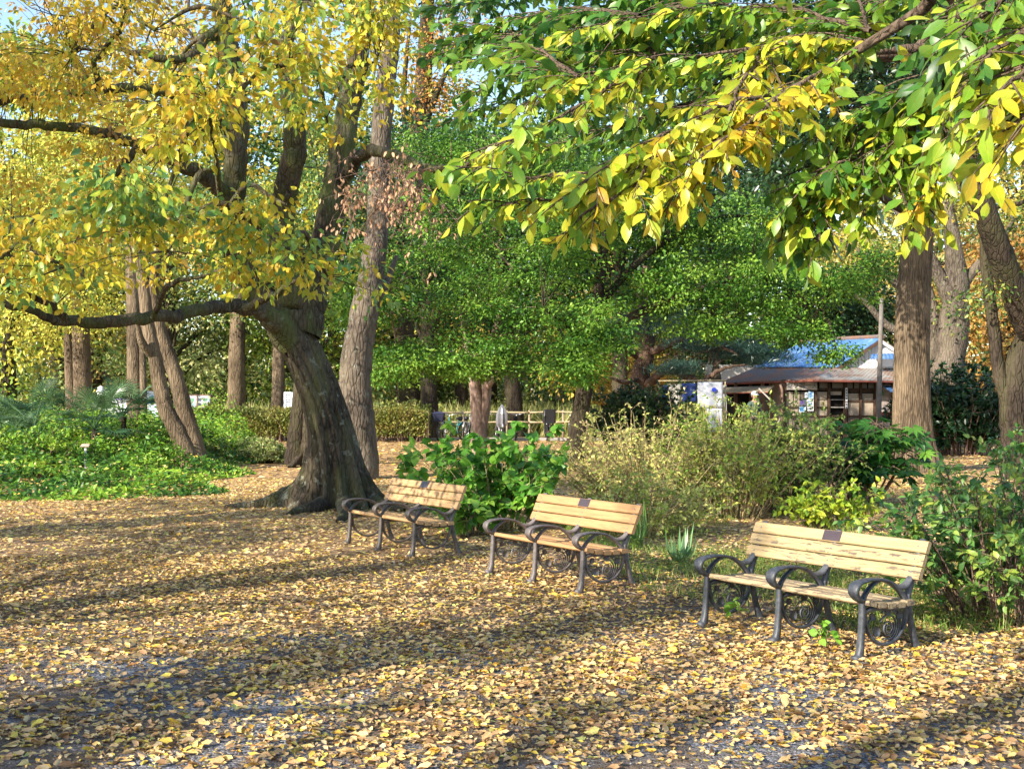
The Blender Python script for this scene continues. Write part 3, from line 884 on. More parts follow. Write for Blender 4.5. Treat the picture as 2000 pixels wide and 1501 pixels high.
brs = [ # pts(px,py,depth), tone start/end
 ([(1700,80,5.0),(1560,170,5.0),(1400,260,4.9),(1250,320,4.8),(1080,340,4.8),(900,322,4.7)], .42),
 ([(1700,80,5.0),(1500,90,5.2),(1300,120,5.2),(1130,150,5.2),(1010,210,5.1)], .38),
 ([(1560,170,5.0),(1430,200,4.8),(1300,260,4.7),(1180,330,4.6),(1080,400,4.6)], .50),
 ([(1640,120,5.0),(1520,190,4.8),(1420,270,4.6),(1340,340,4.6),(1310,400,4.6)], .68),
 ([(1300,120,5.2),(1180,180,5.1),(1060,250,5.0),(950,290,4.9),(880,330,4.9)], .40),
 ([(1250,320,4.8),(1150,370,4.8),(1060,390,4.8),(940,395,4.8)], .48),
 ([(1700,60,5.0),(1560,20,5.3),(1400,10,5.4),(1250,30,5.4),(1120,60,5.4)], .34),
 ([(1500,90,5.2),(1440,180,5.0),(1440,240,4.9),(1500,280,4.8)], .62),
 ([(1990,-60,4.3),(1880,120,4.6),(1780,240,4.7),(1680,330,4.8),(1600,400,4.8),(1550,460,4.8)], .34),
 ([(1880,120,4.6),(1760,190,4.8),(1660,240,4.9),(1580,270,4.9)], .26),
 ([(1780,240,4.7),(1760,330,4.7),(1740,380,4.7)], .40),
 ([(1880,120,4.6),(1830,230,4.6),(1810,330,4.6),(1800,390,4.6)], .45),
 ([(2080,60,3.9),(1990,110,3.6),(1920,190,3.5),(1880,250,3.5)], .38),
 ([(2080,0,3.9),(1980,20,3.7),(1890,70,3.7),(1840,130,3.7)], .20),
 ([(2040,150,3.6),(1990,210,3.4),(1960,260,3.4)], .60),
 ([(1680,330,4.8),(1620,350,4.8),(1560,360,4.8)], .30),
 ([(1250,30,5.4),(1100,20,6.4),(950,60,7.0),(860,110,7.2)], .12),
 ([(1250,30,5.4),(1120,110,6.4),(1000,140,6.8),(900,190,7.0)], .12),
 ([(1400,10,5.4),(1250,-40,6.2),(1050,-30,6.8),(900,10,7.2)], .10),
 ([(1130,150,5.2),(1020,90,6.0),(930,120,6.5)], .2),
 ([(1560,20,5.3),(1500,40,6.0),(1400,90,6.4),(1340,150,6.4)], .25),
 ([(1700,60,5.0),(1650,-20,5.6),(1500,-40,5.8)], .22),
 ([(1900,-60,4.6),(1780,-20,5.2),(1700,30,5.4)], .2),
 ([(1780,200,4.8),(1700,270,4.8),(1630,380,4.8),(1590,480,4.8)], .33),
 ([(1800,230,4.7),(1740,320,4.7),(1700,400,4.7),(1680,440,4.7)], .38),
 ([(1700,230,4.9),(1610,320,4.9),(1540,420,4.9),(1520,480,4.9)], .42),
 ([(1690,300,4.8),(1620,330,4.7),(1545,390,4.7)], .30),
 ([(1830,200,4.6),(1850,280,4.6),(1815,370,4.6),(1805,420,4.6)], .58),
 ([(2080,20,3.4),(2000,60,3.2),(1930,120,3.1),(1880,170,3.1)], .34),
 ([(2100,90,3.3),(2010,130,3.1),(1950,190,3.0),(1920,240,3.0)], .50),
 ([(2100,160,3.2),(2030,210,3.0),(1985,260,3.0)], .62),
 ([(2080,-60,3.4),(1990,-20,3.3),(1920,30,3.3),(1870,80,3.3)], .28),
 ([(1350,-20,6.0),(1200,20,6.8),(1060,50,7.2),(930,80,7.6),(850,90,7.8)], .16),
 ([(1400,10,5.8),(1250,80,6.6),(1120,130,7.0),(1000,190,7.4),(900,230,7.6)], .20),
 ([(1450,40,5.8),(1330,110,6.4),(1220,180,6.8),(1130,230,7.0)], .22),
 ([(1300,-60,6.4),(1150,-40,7.2),(980,-20,7.8),(840,20,8.2)], .12),
 ([(1500,90,5.4),(1350,200,5.8),(1220,240,6.0),(1100,280,6.2),(980,330,6.4)], .25),
 ([(1300,120,5.4),(1200,60,6.0),(1080,80,6.4),(980,60,6.8),(900,50,7.0)], .15),
 ([(1700,80,5.2),(1600,60,5.8),(1480,140,6.0),(1380,190,6.2)], .28),
 ([(1430,200,4.8),(1400,300,4.7),(1370,350,4.7)], .72),
 ([(1300,260,4.7),(1240,360,4.6),(1150,410,4.6),(1110,450,4.6)], .55),
 ([(1780,240,4.7),(1700,260,5.0),(1620,320,5.0),(1570,420,4.9),(1560,470,4.9)], .33),
 ([(1980,20,4.2),(1900,60,4.4),(1820,150,4.6),(1740,200,4.8)], .15),
]
LP, LD, LN, LS, LC = [], [], [], [], []
for bi, (pts, tone) in enumerate(brs):
    P = ow.limb([at(*p) for p in pts], [.010, .008, .006, .004, .002], n=5, per=8, wob=.008)
    seg = np.linalg.norm(np.diff(P, axis=0), axis=1); cum = np.r_[0, np.cumsum(seg)]
    L = cum[-1]; nt_ = int(L / .026)
    for q in range(nt_):
        s_ = (q + ov.uniform(.2, .8)) / nt_ * L
        p = np.array([np.interp(s_, cum, P[:, c]) for c in range(3)])
        i_ = min(np.searchsorted(cum, s_), len(P) - 1); t = unit(P[i_] - P[i_ - 1])
        side = unit(np.cross(t, (0, 0, 1.0))) * (1 if q % 2 else -1)
        tl = ov.uniform(.12, .42) * (1 - .5 * s_ / L)
        d = unit(t * .75 + side * ov.uniform(.4, 1.0) + np.array((0, 0, ov.uniform(-.5, .12))))
        e = p + d * tl + np.array((0, 0, -tl * tl * .4))
        T_ = ow.limb([p, p + d * tl * .5, e], [.004, .003, .0015], n=3, per=2, node=False)
        nl = max(2, int(tl / .034))
        ttw = tone + .05 + ov.normal(0, .11)
        for k in range(nl):
            u = (k + .6) / nl
            b = p + (e - p) * u
            sd = unit(np.cross(d, (0, 0, 1.0))) * (1 if k % 2 else -1)
            if k == nl - 1: sd = sd * .1
            ld = unit(d * .55 + sd * .75 + np.array((0, 0, -.38)) + ov.normal(0, .38, 3))
            LP.append(b); LD.append(ld)
            LN.append(np.array((0, -.3, .8)) + ov.normal(0, .6, 3))
            LS.append(.072 * ov.lognormal(0, .24).clip(.5, 1.4) if False else float(np.clip(.070 * math.exp(ov.normal(0, .25)), .036, .100))); LC.append(ttw + ov.normal(0, .10))
LP, LD, LN, LS = map(np.array, (LP, LD, LN, LS))
OC = palette(OVR, np.array(LC)) * ov.uniform(.85, 1.12, (len(LC), 1))
oroot = empty('overhanging_tree', tuple(OB), 0, 'tree reaching in from the top right with big ovate leaves turning from green to yellow', 'tree')
link('trunk', np_mesh('trunk', np.vstack(ow.V) - OB, np.vstack(ow.F), M['bark_over']), oroot)
leaf_parts(LP, LD, LN, LS, OC, TW, oroot, origin=OB, count=300, rest='crown', solid=M['leaf_part'], restmat=M['leaf_near'])

# ------------------------------------------------------------------ tree on the right with ridged bark and dark evergreen crown
er = np.random.default_rng(51)
rb = gpt(1786, 922)
V, Fq, PP, rr = fluted([at(1787, 940, 26), at(1786, 900, 26), at(1781, 820, 26), at(1781, 700, 26), at(1786, 560, 26), at(1795, 430, 26), at(1803, 300, 26), at(1812, 150, 26), at(1830, -50, 26)],
                       [.44, .42, .39, .36, .335, .32, .29, .24, .15], [(-.4, .3, .3, .5), (-2.2, .25, .3, .5), (math.pi, .25, .3, .4), (1.2, .3, .4, .5)], n=72, per=10, amp=.05, seed=4)
rt = empty('evergreen_tree', tuple(rb), 0, 'tall straight trunk with ridged tan bark and dark glossy crown, before the old tea house', 'tree')
link('trunk', np_mesh('trunk', V - rb, Fq, M['bark_tan']), rt)
ew = Wood(52)
for pts, r in (([(1795,420,26),(1740,300,25),(1650,220,24),(1560,150,23),(1450,100,23)], [.16,.12,.09,.06,.03]),
               ([(1803,300,26),(1720,160,25),(1620,60,24),(1500,-20,24)], [.16,.12,.08,.04]),
               ([(1803,330,26),(1870,220,26),(1950,100,26),(2050,20,26)], [.14,.1,.07,.03]),
               ([(1790,420,26),(1730,390,24.5),(1680,330,23.5),(1600,300,23)], [.10,.08,.05,.02]),
               ([(1812,150,26),(1800,-50,25),(1750,-250,24)], [.16,.12,.05])):
    ew.limb([at(*p) for p in pts], r, n=8, per=6, rough=.03)
es = []
for (px, py, dd, rx, ry, rd, n) in ((1500,90,23,150,100,2,90),(1650,250,24,140,110,2,95),(1560,300,23,100,80,1.5,50),(1700,60,24.5,170,100,2,100),(1850,120,26,140,120,2,70),
                                   (1430,210,24,110,120,1.6,70),(1640,-150,24,330,160,3,120),(1900,-100,26,260,150,3,70),(2050,60,26,90,120,2,40)):
    C = ell(er, n, at(px, py, dd), (rx * dd / F, rd, ry * dd / F))
    connect(ew, C[:n // 3], er, .014, 1, 4)
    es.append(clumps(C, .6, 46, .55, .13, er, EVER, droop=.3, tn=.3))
link('limbs', np_mesh('limbs', np.vstack(ew.V) - rb, np.vstack(ew.F), M['bark_dark']), rt)
put_leaves('crown', *cat(es), T2, M['leaf_thick'], rt, rb)

# ------------------------------------------------------------------ maples in the middle
def maple(label, trunks, blobs, base, seed, barkm, name='maple_tree', pal=MAPLE, nleaf=150, size=.092, lm='leaf', flat=.42):
    g = np.random.default_rng(seed)
    w = Wood(seed)
    for pts, r, n in trunks: w.limb([at(*p) for p in pts], r, n=n, per=7, rough=.03)
    ss = []
    for (px, py, dd, rx, ry, rd, n) in blobs:
        c = at(px, py, dd)
        C = ell(g, n, c, (rx * dd / F, rd, ry * dd / F))
        nodes = w.allnodes(); j = np.argmin(np.linalg.norm(nodes[:, :3] - c, axis=1)); p = nodes[j, :3]
        if np.linalg.norm(p - c) > .8:
            w.limb([p, p * .5 + c * .5 + np.array((0, 0, .2)), c], [min(.06, nodes[j, 3] * .7), .04, .015], n=6, per=6, wob=.05)
        connect(w, C[: n // 2], g, .012, 1, 4, .02)
        n1 = int(n * 1.2); C = np.vstack([C, ell(g, n1 - n, c, (rx * dd / F, rd, ry * dd / F))])
        ss.append(clumps(C, g.uniform(.26, .55, n1), int(nleaf * .6), flat, size, g, pal, tn=.14, droop=.2, jit=.7, up=1.1))
    root = finish_tree(name, tuple(base), label, 'tree', w, barkm)
    put_leaves('crown', *cat(ss), T2, M[lm], root, base)
    return root
mb1 = gpt(937, 886)
maple('green maple with a forked pinkish trunk in front of the bicycles',
      [([(936,895,34),(935,840,34),(932,790,34),(925,740,34),(915,680,34),(900,600,33)], [.24,.22,.19,.14,.11,.07], 14),
       ([(937,850,34),(946,800,34),(950,755,34),(955,700,33.5),(975,620,33),(1000,520,33)], [.17,.16,.14,.12,.09,.05], 12),
       ([(950,760,34),(975,725,33.5),(1010,690,33),(1050,650,32)], [.09,.07,.05,.03], 7),
       ([(920,720,34),(880,690,33),(830,700,32),(780,705,31)], [.08,.06,.05,.02], 7)],
      [(755,560,30,110,100,1.5,55),(900,430,33,150,120,2,95),(960,590,31,150,95,2,80),(890,700,30,160,42,1.5,60),(770,715,29,85,40,1.2,34),
       (1010,690,31,80,45,1.2,30),(860,300,35,120,60,2,44),(700,600,29,60,70,1,20),(930,300,34,150,70,2,50),(1080,330,34,120,90,2,50),(1020,330,34,110,80,2,50)], mb1, 61, M['bark_pink'])
mb2 = gpt(1122, 905)
maple('green maple with a single dark leaning trunk between the bicycles and the pine',
      [([(1118,915,29.5),(1126,850,29.5),(1140,770,29.5),(1150,700,29.5),(1165,600,30),(1180,480,30),(1190,350,30)], [.25,.215,.2,.18,.15,.11,.06], 14),
       ([(1150,690,29.5),(1230,620,30),(1350,570,30),(1480,540,30),(1600,600,29.5)], [.12,.1,.08,.06,.02], 9),
       ([(1165,600,30),(1260,500,30.5),(1380,430,31),(1500,420,31)], [.10,.08,.06,.02], 9),
       ([(1150,680,29.5),(1110,640,29),(1060,600,28.5)], [.08,.06,.03], 7)],
      [(1100,470,30,110,110,2,75),(1150,650,28.5,90,70,1.4,55),(1120,720,28,70,36,1,26),(1300,560,30.5,110,75,1.6,60),(1400,450,31,150,70,2,75),
       (1480,560,30,130,60,1.6,65),(1560,640,29.5,85,36,1.1,34),(1640,560,30,80,45,1.2,26),(1250,400,31,110,90,2,50),(1400,640,30.5,110,26,1.2,24),(1640,690,29.2,40,16,.6,10),(1200,330,31,120,60,2,30),(1700,520,30,60,40,1,16)], mb2, 62, M['bark_dark'])

# ------------------------------------------------------------------ other near trunks
def simple_tree(name, label, base, trunks, blobs, barkm, seed, pal, nleaf=55, size=.1, r=.6, flat=.5, T=T2, lm='leaf', tn=.2, droop=.3, group=None, cn=.35, catn='tree'):
    g = np.random.default_rng(seed); w = Wood(seed)
    for pts, rr_, n in trunks: w.limb([at(*p) for p in pts], rr_, n=n, per=7, rough=.04 if n > 8 else 0)
    ss = []
    for b in blobs:
        (px, py, dd, rx, ry, rd, n) = b[:7]
        C = ell(g, n, at(px, py, dd), (rx * dd / F, rd, ry * dd / F))
        c = at(px, py, dd)
        nodes = w.allnodes(); j = np.argmin(np.linalg.norm(nodes[:, :3] - c, axis=1)); p = nodes[j, :3]
        if np.linalg.norm(p - c) > 1.2:
            w.limb([p, p * .5 + c * .5 + np.array((0, 0, .2)), c], [min(.08, nodes[j, 3] * .7), .05, .015], n=6, per=5, wob=.05)
        connect(w, C[: int(n * cn)], g, .012, 1, 4)
        ct = None if len(b) < 8 else b[7] + g.normal(0, .1, n)
        ss.append(clumps(C, r, nleaf, flat, size, g, pal, ct=ct, tn=tn, droop=droop))
    root = finish_tree(name, tuple(base), label, catn, w, barkm, group)
    if ss: put_leaves('crown', *cat(ss), T, M[lm], root, base)
    return root
MIX = [(.025,.07,.015), (.08,.17,.03), (.22,.28,.05), (.46,.42,.07), (.58,.42,.09)]
LIME = [(.07,.15,.02), (.22,.34,.04), (.46,.50,.06), (.66,.58,.08)]
b_ = gpt(706, 935)
simple_tree('grey_tree', 'tall grey-barked tree standing just behind the big leaning trunk', b_,
    [([(700,960,24),(704,900,24),(698,820,24),(694,740,24),(703,660,24),(722,560,24),(738,430,24.5),(742,300,25),(752,180,25),(764,60,25),(770,-80,25)], [.38,.36,.33,.31,.29,.26,.23,.21,.20,.18,.13], 18),
     ([(718,600,24),(750,560,24.4),(775,500,24.8)], [.13,.09,.04], 8)],
    [(700,-120,25,160,120,3,40,.3),(900,-60,26,110,120,2,30,.2),(560,0,24,90,80,2,22,.4)], M['bark_pale'], 71, MIX)
b_ = gpt(800, 838)
simple_tree('far_forked_tree', 'tall dark trunk topping the left maple just right of the grey-barked tree', b_,
    [([(800,840,58.2),(798,760,58.2),(796,620,58.2),(804,480,58),(812,380,58),(822,240,58),(830,110,58),(838,-30,58)], [.62,.58,.52,.50,.47,.44,.38,.28], 14),
     ([(812,330,58),(790,230,58),(792,130,58),(802,40,58)], [.18,.15,.12,.06], 7),
     ([(818,280,58),(850,190,57),(880,120,57),(905,60,57)], [.18,.14,.10,.05], 7)],
    [(780,-40,58,90,80,2,30,.4),(870,60,57,80,90,2,26,.7),(860,200,58,70,60,2,18,.8)], M['bark_dark'], 70, [(.06,.12,.02), (.30,.34,.05), (.50,.30,.06), (.52,.20,.06)], size=.2, r=1.2)
b_ = gpt(592, 908)
simple_tree('dark_twin_tree', 'small dark trunk with a spreading root behind the left side of the big tree', b_,
    [([(575,905,28),(578,860,28),(584,800,28),(590,740,28),(600,680,28),(612,600,28),(640,480,28),(650,300,28)], [.26,.2,.18,.17,.15,.13,.1,.06], 12),
     ([(610,910,28),(608,870,28),(603,830,28),(596,790,28)], [.28,.22,.19,.12], 12),
     ([(566,914,27.6),(585,890,27.9),(600,860,28)], [.06,.11,.16], 8)],
    [(640,330,28,60,140,1.5,22,.3),(600,260,28,70,70,1.5,16,.4)], M['bark_dark'], 72, MIX)
b_ = gpt(367, 918)
simple_tree('leaning_tree', 'slender tan tree forked low and leaning left above the green ground cover', b_,
    [([(372,925,26.5),(366,890,26.5),(350,850,26.5),(325,800,26.5),(312,750,26.5),(303,700,26.5),(290,640,26.5),(280,560,26.5),(262,460,26.5),(240,340,26.5),(222,220,26.5)], [.24,.21,.19,.17,.16,.15,.14,.12,.1,.07,.04], 14),
     ([(390,905,27.5),(378,860,27.5),(360,800,27.5),(345,740,27.5),(328,690,27.5),(312,640,27.5),(300,560,27.5),(320,440,27.5)], [.22,.2,.185,.175,.16,.14,.11,.06], 13),
     ([(303,700,26.5),(278,670,26.2),(268,630,26)], [.10,.09,.04], 8)],
    [(240,330,26,110,90,2,44,.7),(150,250,26,100,80,2,30,.7),(330,420,27,80,60,1.5,22,.6)], M['bark_tan'], 73, LIME, size=.09)
b_ = gpt(265, 860)
simple_tree('straight_tree', 'straight pale brown trunk rising behind the ground cover beside the white board', b_,
    [([(266,865,38),(264,800,38),(263,720,38),(262,640,38),(258,540,38),(250,430,38),(215,300,38),(190,160,38)], [.28,.25,.235,.22,.2,.17,.12,.07], 14),
     ([(282,830,37.5),(280,760,37.6),(278,680,37.8),(275,600,38)], [.12,.11,.1,.05], 8)],
    [(200,400,38,130,90,2.5,40,.75),(120,300,38,110,90,2.5,30,.8),(260,250,38,130,90,2.5,30,.7)], M['bark_tan'], 74, LIME, size=.13, r=.9)
b_ = gpt(1850, 868)
simple_tree('forked_tree', 'broad forked tree with bare dark limbs behind the ridged trunk', b_,
    [([(1850,875,38),(1846,800,38),(1850,720,38),(1862,640,38),(1868,560,38),(1862,480,38),(1850,380,38),(1870,250,38)], [.62,.55,.50,.46,.38,.25,.17,.1], 18),
     ([(1822,850,38.6),(1816,760,38.6),(1818,690,38.6),(1822,620,38.6),(1815,560,38.6)], [.3,.27,.26,.24,.1], 12),
     ([(1862,600,38),(1835,540,38),(1815,500,38),(1780,450,38),(1740,400,38)], [.3,.2,.16,.1,.05], 10),
     ([(1866,580,38),(1900,530,38),(1940,490,38),(1980,430,38)], [.22,.16,.12,.06], 9),
     ([(1818,640,38.6),(1760,560,38.6),(1690,500,38.6),(1640,470,38.6)], [.2,.17,.12,.05], 9),
     ([(1816,660,38.6),(1740,640,38.6),(1690,590,38.6),(1640,560,38.6)], [.15,.13,.09,.04], 8)],
    [(1650,480,39,100,60,2,30,.8),(1800,420,39,120,60,2,34,.7),(1930,380,39,90,80,2,30,.85),(1750,330,40,180,80,3,40,.5),(1900,600,37,60,40,1.5,10,.35)], M['bark_pale'], 75, MIX, size=.13, r=.8)
b_ = gpt(1985, 935)
simple_tree('edge_tree', 'leaning two-stemmed grey tree at the right edge beyond the leafy shrub', b_,
    [([(1990,945,24),(1985,860,24),(1980,790,24),(1985,720,24),(2005,650,24)], [.34,.3,.27,.25,.18], 16),
     ([(1968,780,24),(1950,720,24),(1942,650,24),(1930,560,24),(1922,480,24),(1925,380,24)], [.15,.13,.12,.11,.09,.05], 10),
     ([(2010,650,23.8),(1995,610,23.6),(1970,540,23.3),(1940,460,23),(1915,380,22.7),(1895,310,22.4),(1870,200,22),(1850,80,22)], [.22,.25,.25,.23,.2,.17,.14,.08], 13),
     ([(1940,440,23.2),(1905,400,23),(1880,350,22.8),(1855,300,22.6),(1840,260,22.4)], [.09,.10,.09,.08,.04], 9)],
    [(1960,560,23,60,20,1,3,.3),(1850,30,22,150,60,2,30,.2),(2060,420,24,90,120,2,20,.3)], M['bark_dark'], 76, MIX, size=.1)
b_ = gpt(160, 850)
simple_tree('shaded_tree', 'thick dark trunk standing behind the fan palms', b_,
    [([(165,852,42),(162,790,42),(160,720,42),(158,640,42),(150,500,42),(140,380,42)], [.38,.33,.30,.28,.2,.1], 14),
     ([(140,850,42.6),(138,760,42.6),(134,680,42.6),(128,600,42.6)], [.2,.18,.16,.08], 10)],
    [(150,480,41,140,80,2.5,44,.55),(60,600,40,100,60,2,34,.8),(170,600,40,80,50,2,24,.75)], M['bark_tan'], 77, LIME, size=.12, r=.9)
for (px, d, rad, lab, sd) in ((462, 52, .38, 'stout brown trunk rising behind the clipped hedge', 78), (543, 46, .25, 'upright reddish-brown trunk between the hedge and the small white sign', 79)):
    py = HY + CAMH * F / d
    simple_tree('hedge_tree', lab, gpt(px, py),
        [([(px-2,py+2,d),(px,780,d),(px+1,700,d),(px+3,600,d),(px+8,450,d),(px+10,300,d)], [rad*1.25,rad,rad*.9,rad*.8,rad*.5,rad*.25], 14)],
        [(px-10,560,d,110,70,2.5,46,.35),(px,420,d,120,80,2.5,40,.4)], M['bark_tan'], sd, MIX, size=.14, r=.9)

# young pine beside the tea house
pr = np.random.default_rng(81); pw = Wood(81); pbase = gpt(1258, 868)
pd_ = 40
pw.limb([at(1262,875,pd_), at(1256,800,pd_), at(1250,740,pd_), at(1262,680,pd_), at(1250,600,pd_), at(1262,520,pd_)], [.42,.36,.32,.28,.2,.1], n=14, per=8, rough=.08)
for p, r in (([(1256,760,40),(1300,720,39),(1340,735,38.5),(1375,745,38)], [.16,.14,.1,.05]), ([(1262,690,40),(1330,665,39),(1390,670,38.5),(1440,690,38)], [.14,.11,.08,.03]),
             ([(1375,745,38),(1400,725,38),(1450,712,38)], [.09,.07,.03]), ([(1250,700,40),(1200,670,39.5),(1160,660,39)], [.12,.08,.03]), ([(1255,740,40),(1215,745,39),(1180,735,39)], [.1,.07,.03])):
    pw.limb([at(*q) for q in p], r, n=8, per=7, wob=.04)
for k in range(26):
    p = at(pr.uniform(1300,1420), pr.uniform(660,740), 38.3)
    q = p + np.array((pr.uniform(-1,1), pr.uniform(-.3,.3), pr.uniform(-.3,.5)))
    pw.limb([p, (p+q)/2 + pr.normal(0,.12,3), q], [.02,.015,.006], n=4, per=4, node=False)
C = np.vstack([ell(pr, n, at(px, py, dd), (rx*dd/F, 1.3, ry*dd/F)) for px, py, dd, rx, ry, n in
   ((1400,672,39,100,20,70),(1330,720,38.5,60,12,34),(1480,690,39,90,26,60),(1250,640,40,80,30,50),(1190,680,39,50,14,24),(1350,640,39.5,70,16,34),(1300,600,40.5,60,24,34))])
s = clumps(C, .34, 60, .35, .17, pr, [(.02,.06,.04), (.04,.10,.07), (.08,.16,.11)], droop=-.5, jit=1, up=.3)
TNn = (np.array([(-.06,0,0),(.06,0,0),(0,1,0)], float), np.array([(0,1,2)]))
proot = finish_tree('pine_tree', tuple(pbase), 'dark crooked pine with layered blue-green needle pads beside the tea house', 'tree', pw, M['bark_pine'])
put_leaves('crown', *s, TNn, M['leaf_thick'], proot, pbase)

# ------------------------------------------------------------------ woodland behind
bgr = np.random.default_rng(91)
GOLD = [(.16,.17,.03), (.44,.36,.06), (.66,.50,.10), (.54,.34,.12)]
RUST = [(.16,.14,.04), (.42,.22,.05), (.58,.32,.08)]
PALE = [(.10,.17,.04), (.30,.36,.10), (.54,.52,.22)]
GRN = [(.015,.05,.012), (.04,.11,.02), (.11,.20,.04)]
def bg_tree(label, px, D, h, r, pal, n=11000, size=.17, z0=2.2, name='woodland_tree', barkm='bark_dark', seed=0, cat_='tree', trunk=.3):
    g = np.random.default_rng(900 + seed)
    x = (px - 1000) / F * D; base = np.array((x, D, 0.0))
    w = Wood(seed)
    lean = g.normal(0, .5, 2)
    top = base + np.array((lean[0], lean[1], h * .85))
    w.limb([base - (0, 0, .1), base + (lean[0] * .3, lean[1] * .3, h * .3), base + (lean[0] * .4, lean[1] * .7, h * .6), top], [trunk * 1.2, trunk * .9, trunk * .6, .05], n=8, per=4, rough=.03)
    nc = 70
    C = ell(g, nc, base + np.array((lean[0] * .5, lean[1] * .5, (h + z0) / 2)), (r, r, (h - z0) / 2), .25)
    for c in C[:12]:
        t = np.clip((c[2] - base[2]) / h - .25, .15, .7)
        p = base + np.array((lean[0] * .5, lean[1] * .5, h)) * t
        w.limb([p, (p + c) / 2 + (0, 0, .4), c], [trunk * .4, trunk * .25, .03], n=5, per=3, node=False)
    s = clumps(C, g.uniform(.9, 1.7, nc), n // nc, .6, size, g, pal, tn=.2, droop=.3)
    root = empty(name, tuple(base), 0, label, cat_)
    link('trunk', np_mesh('trunk', np.vstack(w.V) - base, np.vstack(w.F), M[barkm]), root)
    put_leaves('crown', *s, T2, M['leaf'], root, base)
    return root
BG = [
 ('yellow-green tree filling the far left edge beyond the palms', 20, 52, 13, 4.6, LIME),
 ('golden tree behind the fan palms and the dark trunk', 190, 58, 15, 5, GOLD),
 ('pale green tree above the white boards', 330, 56, 12, 4.4, PALE),
 ('mid green tree behind the stout trunk by the hedge', 470, 62, 15, 4.6, GRN),
 ('lime coloured tree seen between hedge and big leaning trunk', 590, 58, 13, 4.2, LIME),
 ('dull green tree directly behind the tall grey-barked tree', 720, 62, 14, 4.6, MIX),
 ('pale yellow-green tree behind the rail fence with the dark basket bicycle', 830, 66, 9, 4.4, PALE),
 ('tree of mixed green behind the forked pinkish trunk', 960, 64, 13, 4.8, MIX),
 ('dark green tree far behind the single dark maple trunk', 1130, 66, 15, 4.6, GRN),
 ('straw-yellow tree showing above the right end of the rail fence', 1230, 60, 8.5, 4, GOLD),
 ('dense dark tree behind the pine and the tea house roof', 1440, 58, 12, 4.4, GRN),
 ('dark round tree just behind the blue roof', 1600, 54, 7.2, 2.6, EVER),
 ('light yellow tree beyond the ridge of the blue roof', 1690, 60, 9.5, 3.2, GOLD),
 ('pale leafy tree between ridged trunk and forked tree', 1790, 62, 13, 4.4, PALE),
 ('orange-red maple glowing at the right edge behind the forked tree', 1975, 50, 8.6, 2.8, RUST),
 ('tall mixed green tree outside the right edge of the wood', 2130, 54, 14, 4.8, MIX),
 ('brownish gold tree at the far left beyond the lime tree', -130, 56, 14, 5, GOLD),
 ('high bronze tree of the back row beyond the first horizontal limb', 270, 78, 27, 6.6, GOLD),
 ('high yellow-green tree of the back row over the far left edge', -60, 74, 25, 6.6, LIME),
 ('high golden tree over the left of the wood', 110, 76, 26, 7, GOLD),
 ('high green tree of the back row over the hedge', 450, 80, 26, 6.6, MIX),
 ('high lime tree of the back row over the big leaning trunk', 650, 84, 24, 6.4, LIME),
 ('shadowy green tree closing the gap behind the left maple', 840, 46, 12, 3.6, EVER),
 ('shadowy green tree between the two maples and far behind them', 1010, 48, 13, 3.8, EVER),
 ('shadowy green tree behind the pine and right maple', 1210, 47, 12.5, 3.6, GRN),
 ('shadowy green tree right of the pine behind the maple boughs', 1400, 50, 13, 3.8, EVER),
 ('tall bronze tree whose top shows between the two forks of the grey-barked tree', 790, 66, 22, 4.4, MIX),
 ('tall russet-green tree just right of the grey-barked tree', 900, 60, 19, 4.2, MIX),
 ('low russet tree of the back row showing right of the tall grey-barked tree', 850, 70, 15.5, 4.8, RUST),
 ('high dark tree of the back row over the maples', 1090, 84, 29, 7.4, GRN),
 ('high pale tree of the back row over the pine', 1310, 84, 27, 7.4, PALE),
 ('high dark green tree of the back row over the tea house', 1540, 80, 28, 7.4, GRN),
 ('high yellow tree of the back row behind the ridged trunk', 1780, 80, 26, 7, GOLD),
 ('high green tree of the back row at the right edge', 2000, 80, 27, 7, MIX),
]
for i, (lab, px, D, h, r, pal) in enumerate(BG):
    z0 = 1.2 if D < 70 else 3
    if lab.startswith('shadowy'): z0 = 4.2  # dark-leaved trees added to darken the view behind the maples
    bg_tree(lab, px, D, h, r, pal, n=8000 if D < 70 else 7500, size=.235 if D < 70 else .48, z0=z0, seed=i, trunk=.3 if D < 70 else .42)
# low undergrowth closing the view under the crowns
ug = []
g = np.random.default_rng(95)
n = 420
x = g.uniform(-42, 46, n); y = 56 + g.uniform(0, 30, n)
tone = g.uniform(0, 1, n)
C = np.stack([x, y, g.uniform(.3, 3.4, n)], 1)
s = clumps(C, 2.0, 85, .7, .30, g, [(.04,.09,.02), (.14,.22,.05), (.34,.38,.10), (.52,.46,.16)], ct=tone)
s[0][:, 2] = np.abs(s[0][:, 2])
tag(put_leaves('undergrowth', *s, T2, M['leaf']), 'tangled green and straw undergrowth closing the view beneath the far trees', 'undergrowth')
# distant wooded rise behind everything
n = 1200
x = g.uniform(-75, 80, n); y = 98 + g.uniform(0, 22, n)
C = np.stack([x, y, g.uniform(.5, 1, n) * (9 + 3.5 * np.sin(x * .11) + 2 * np.sin(x * .31 + 1)) * g.uniform(.1, 1, n)], 1)
s = clumps(C, 3.2, 30, .8, .95, g, [(.04,.10,.03), (.12,.20,.06), (.34,.36,.12), (.50,.42,.16)])
s[0][:, 2] = np.abs(s[0][:, 2])
tag(put_leaves('distant_wood', *s, T2, M['leaf']), 'distant mass of mixed autumn woodland behind every nearer tree', 'woodland')

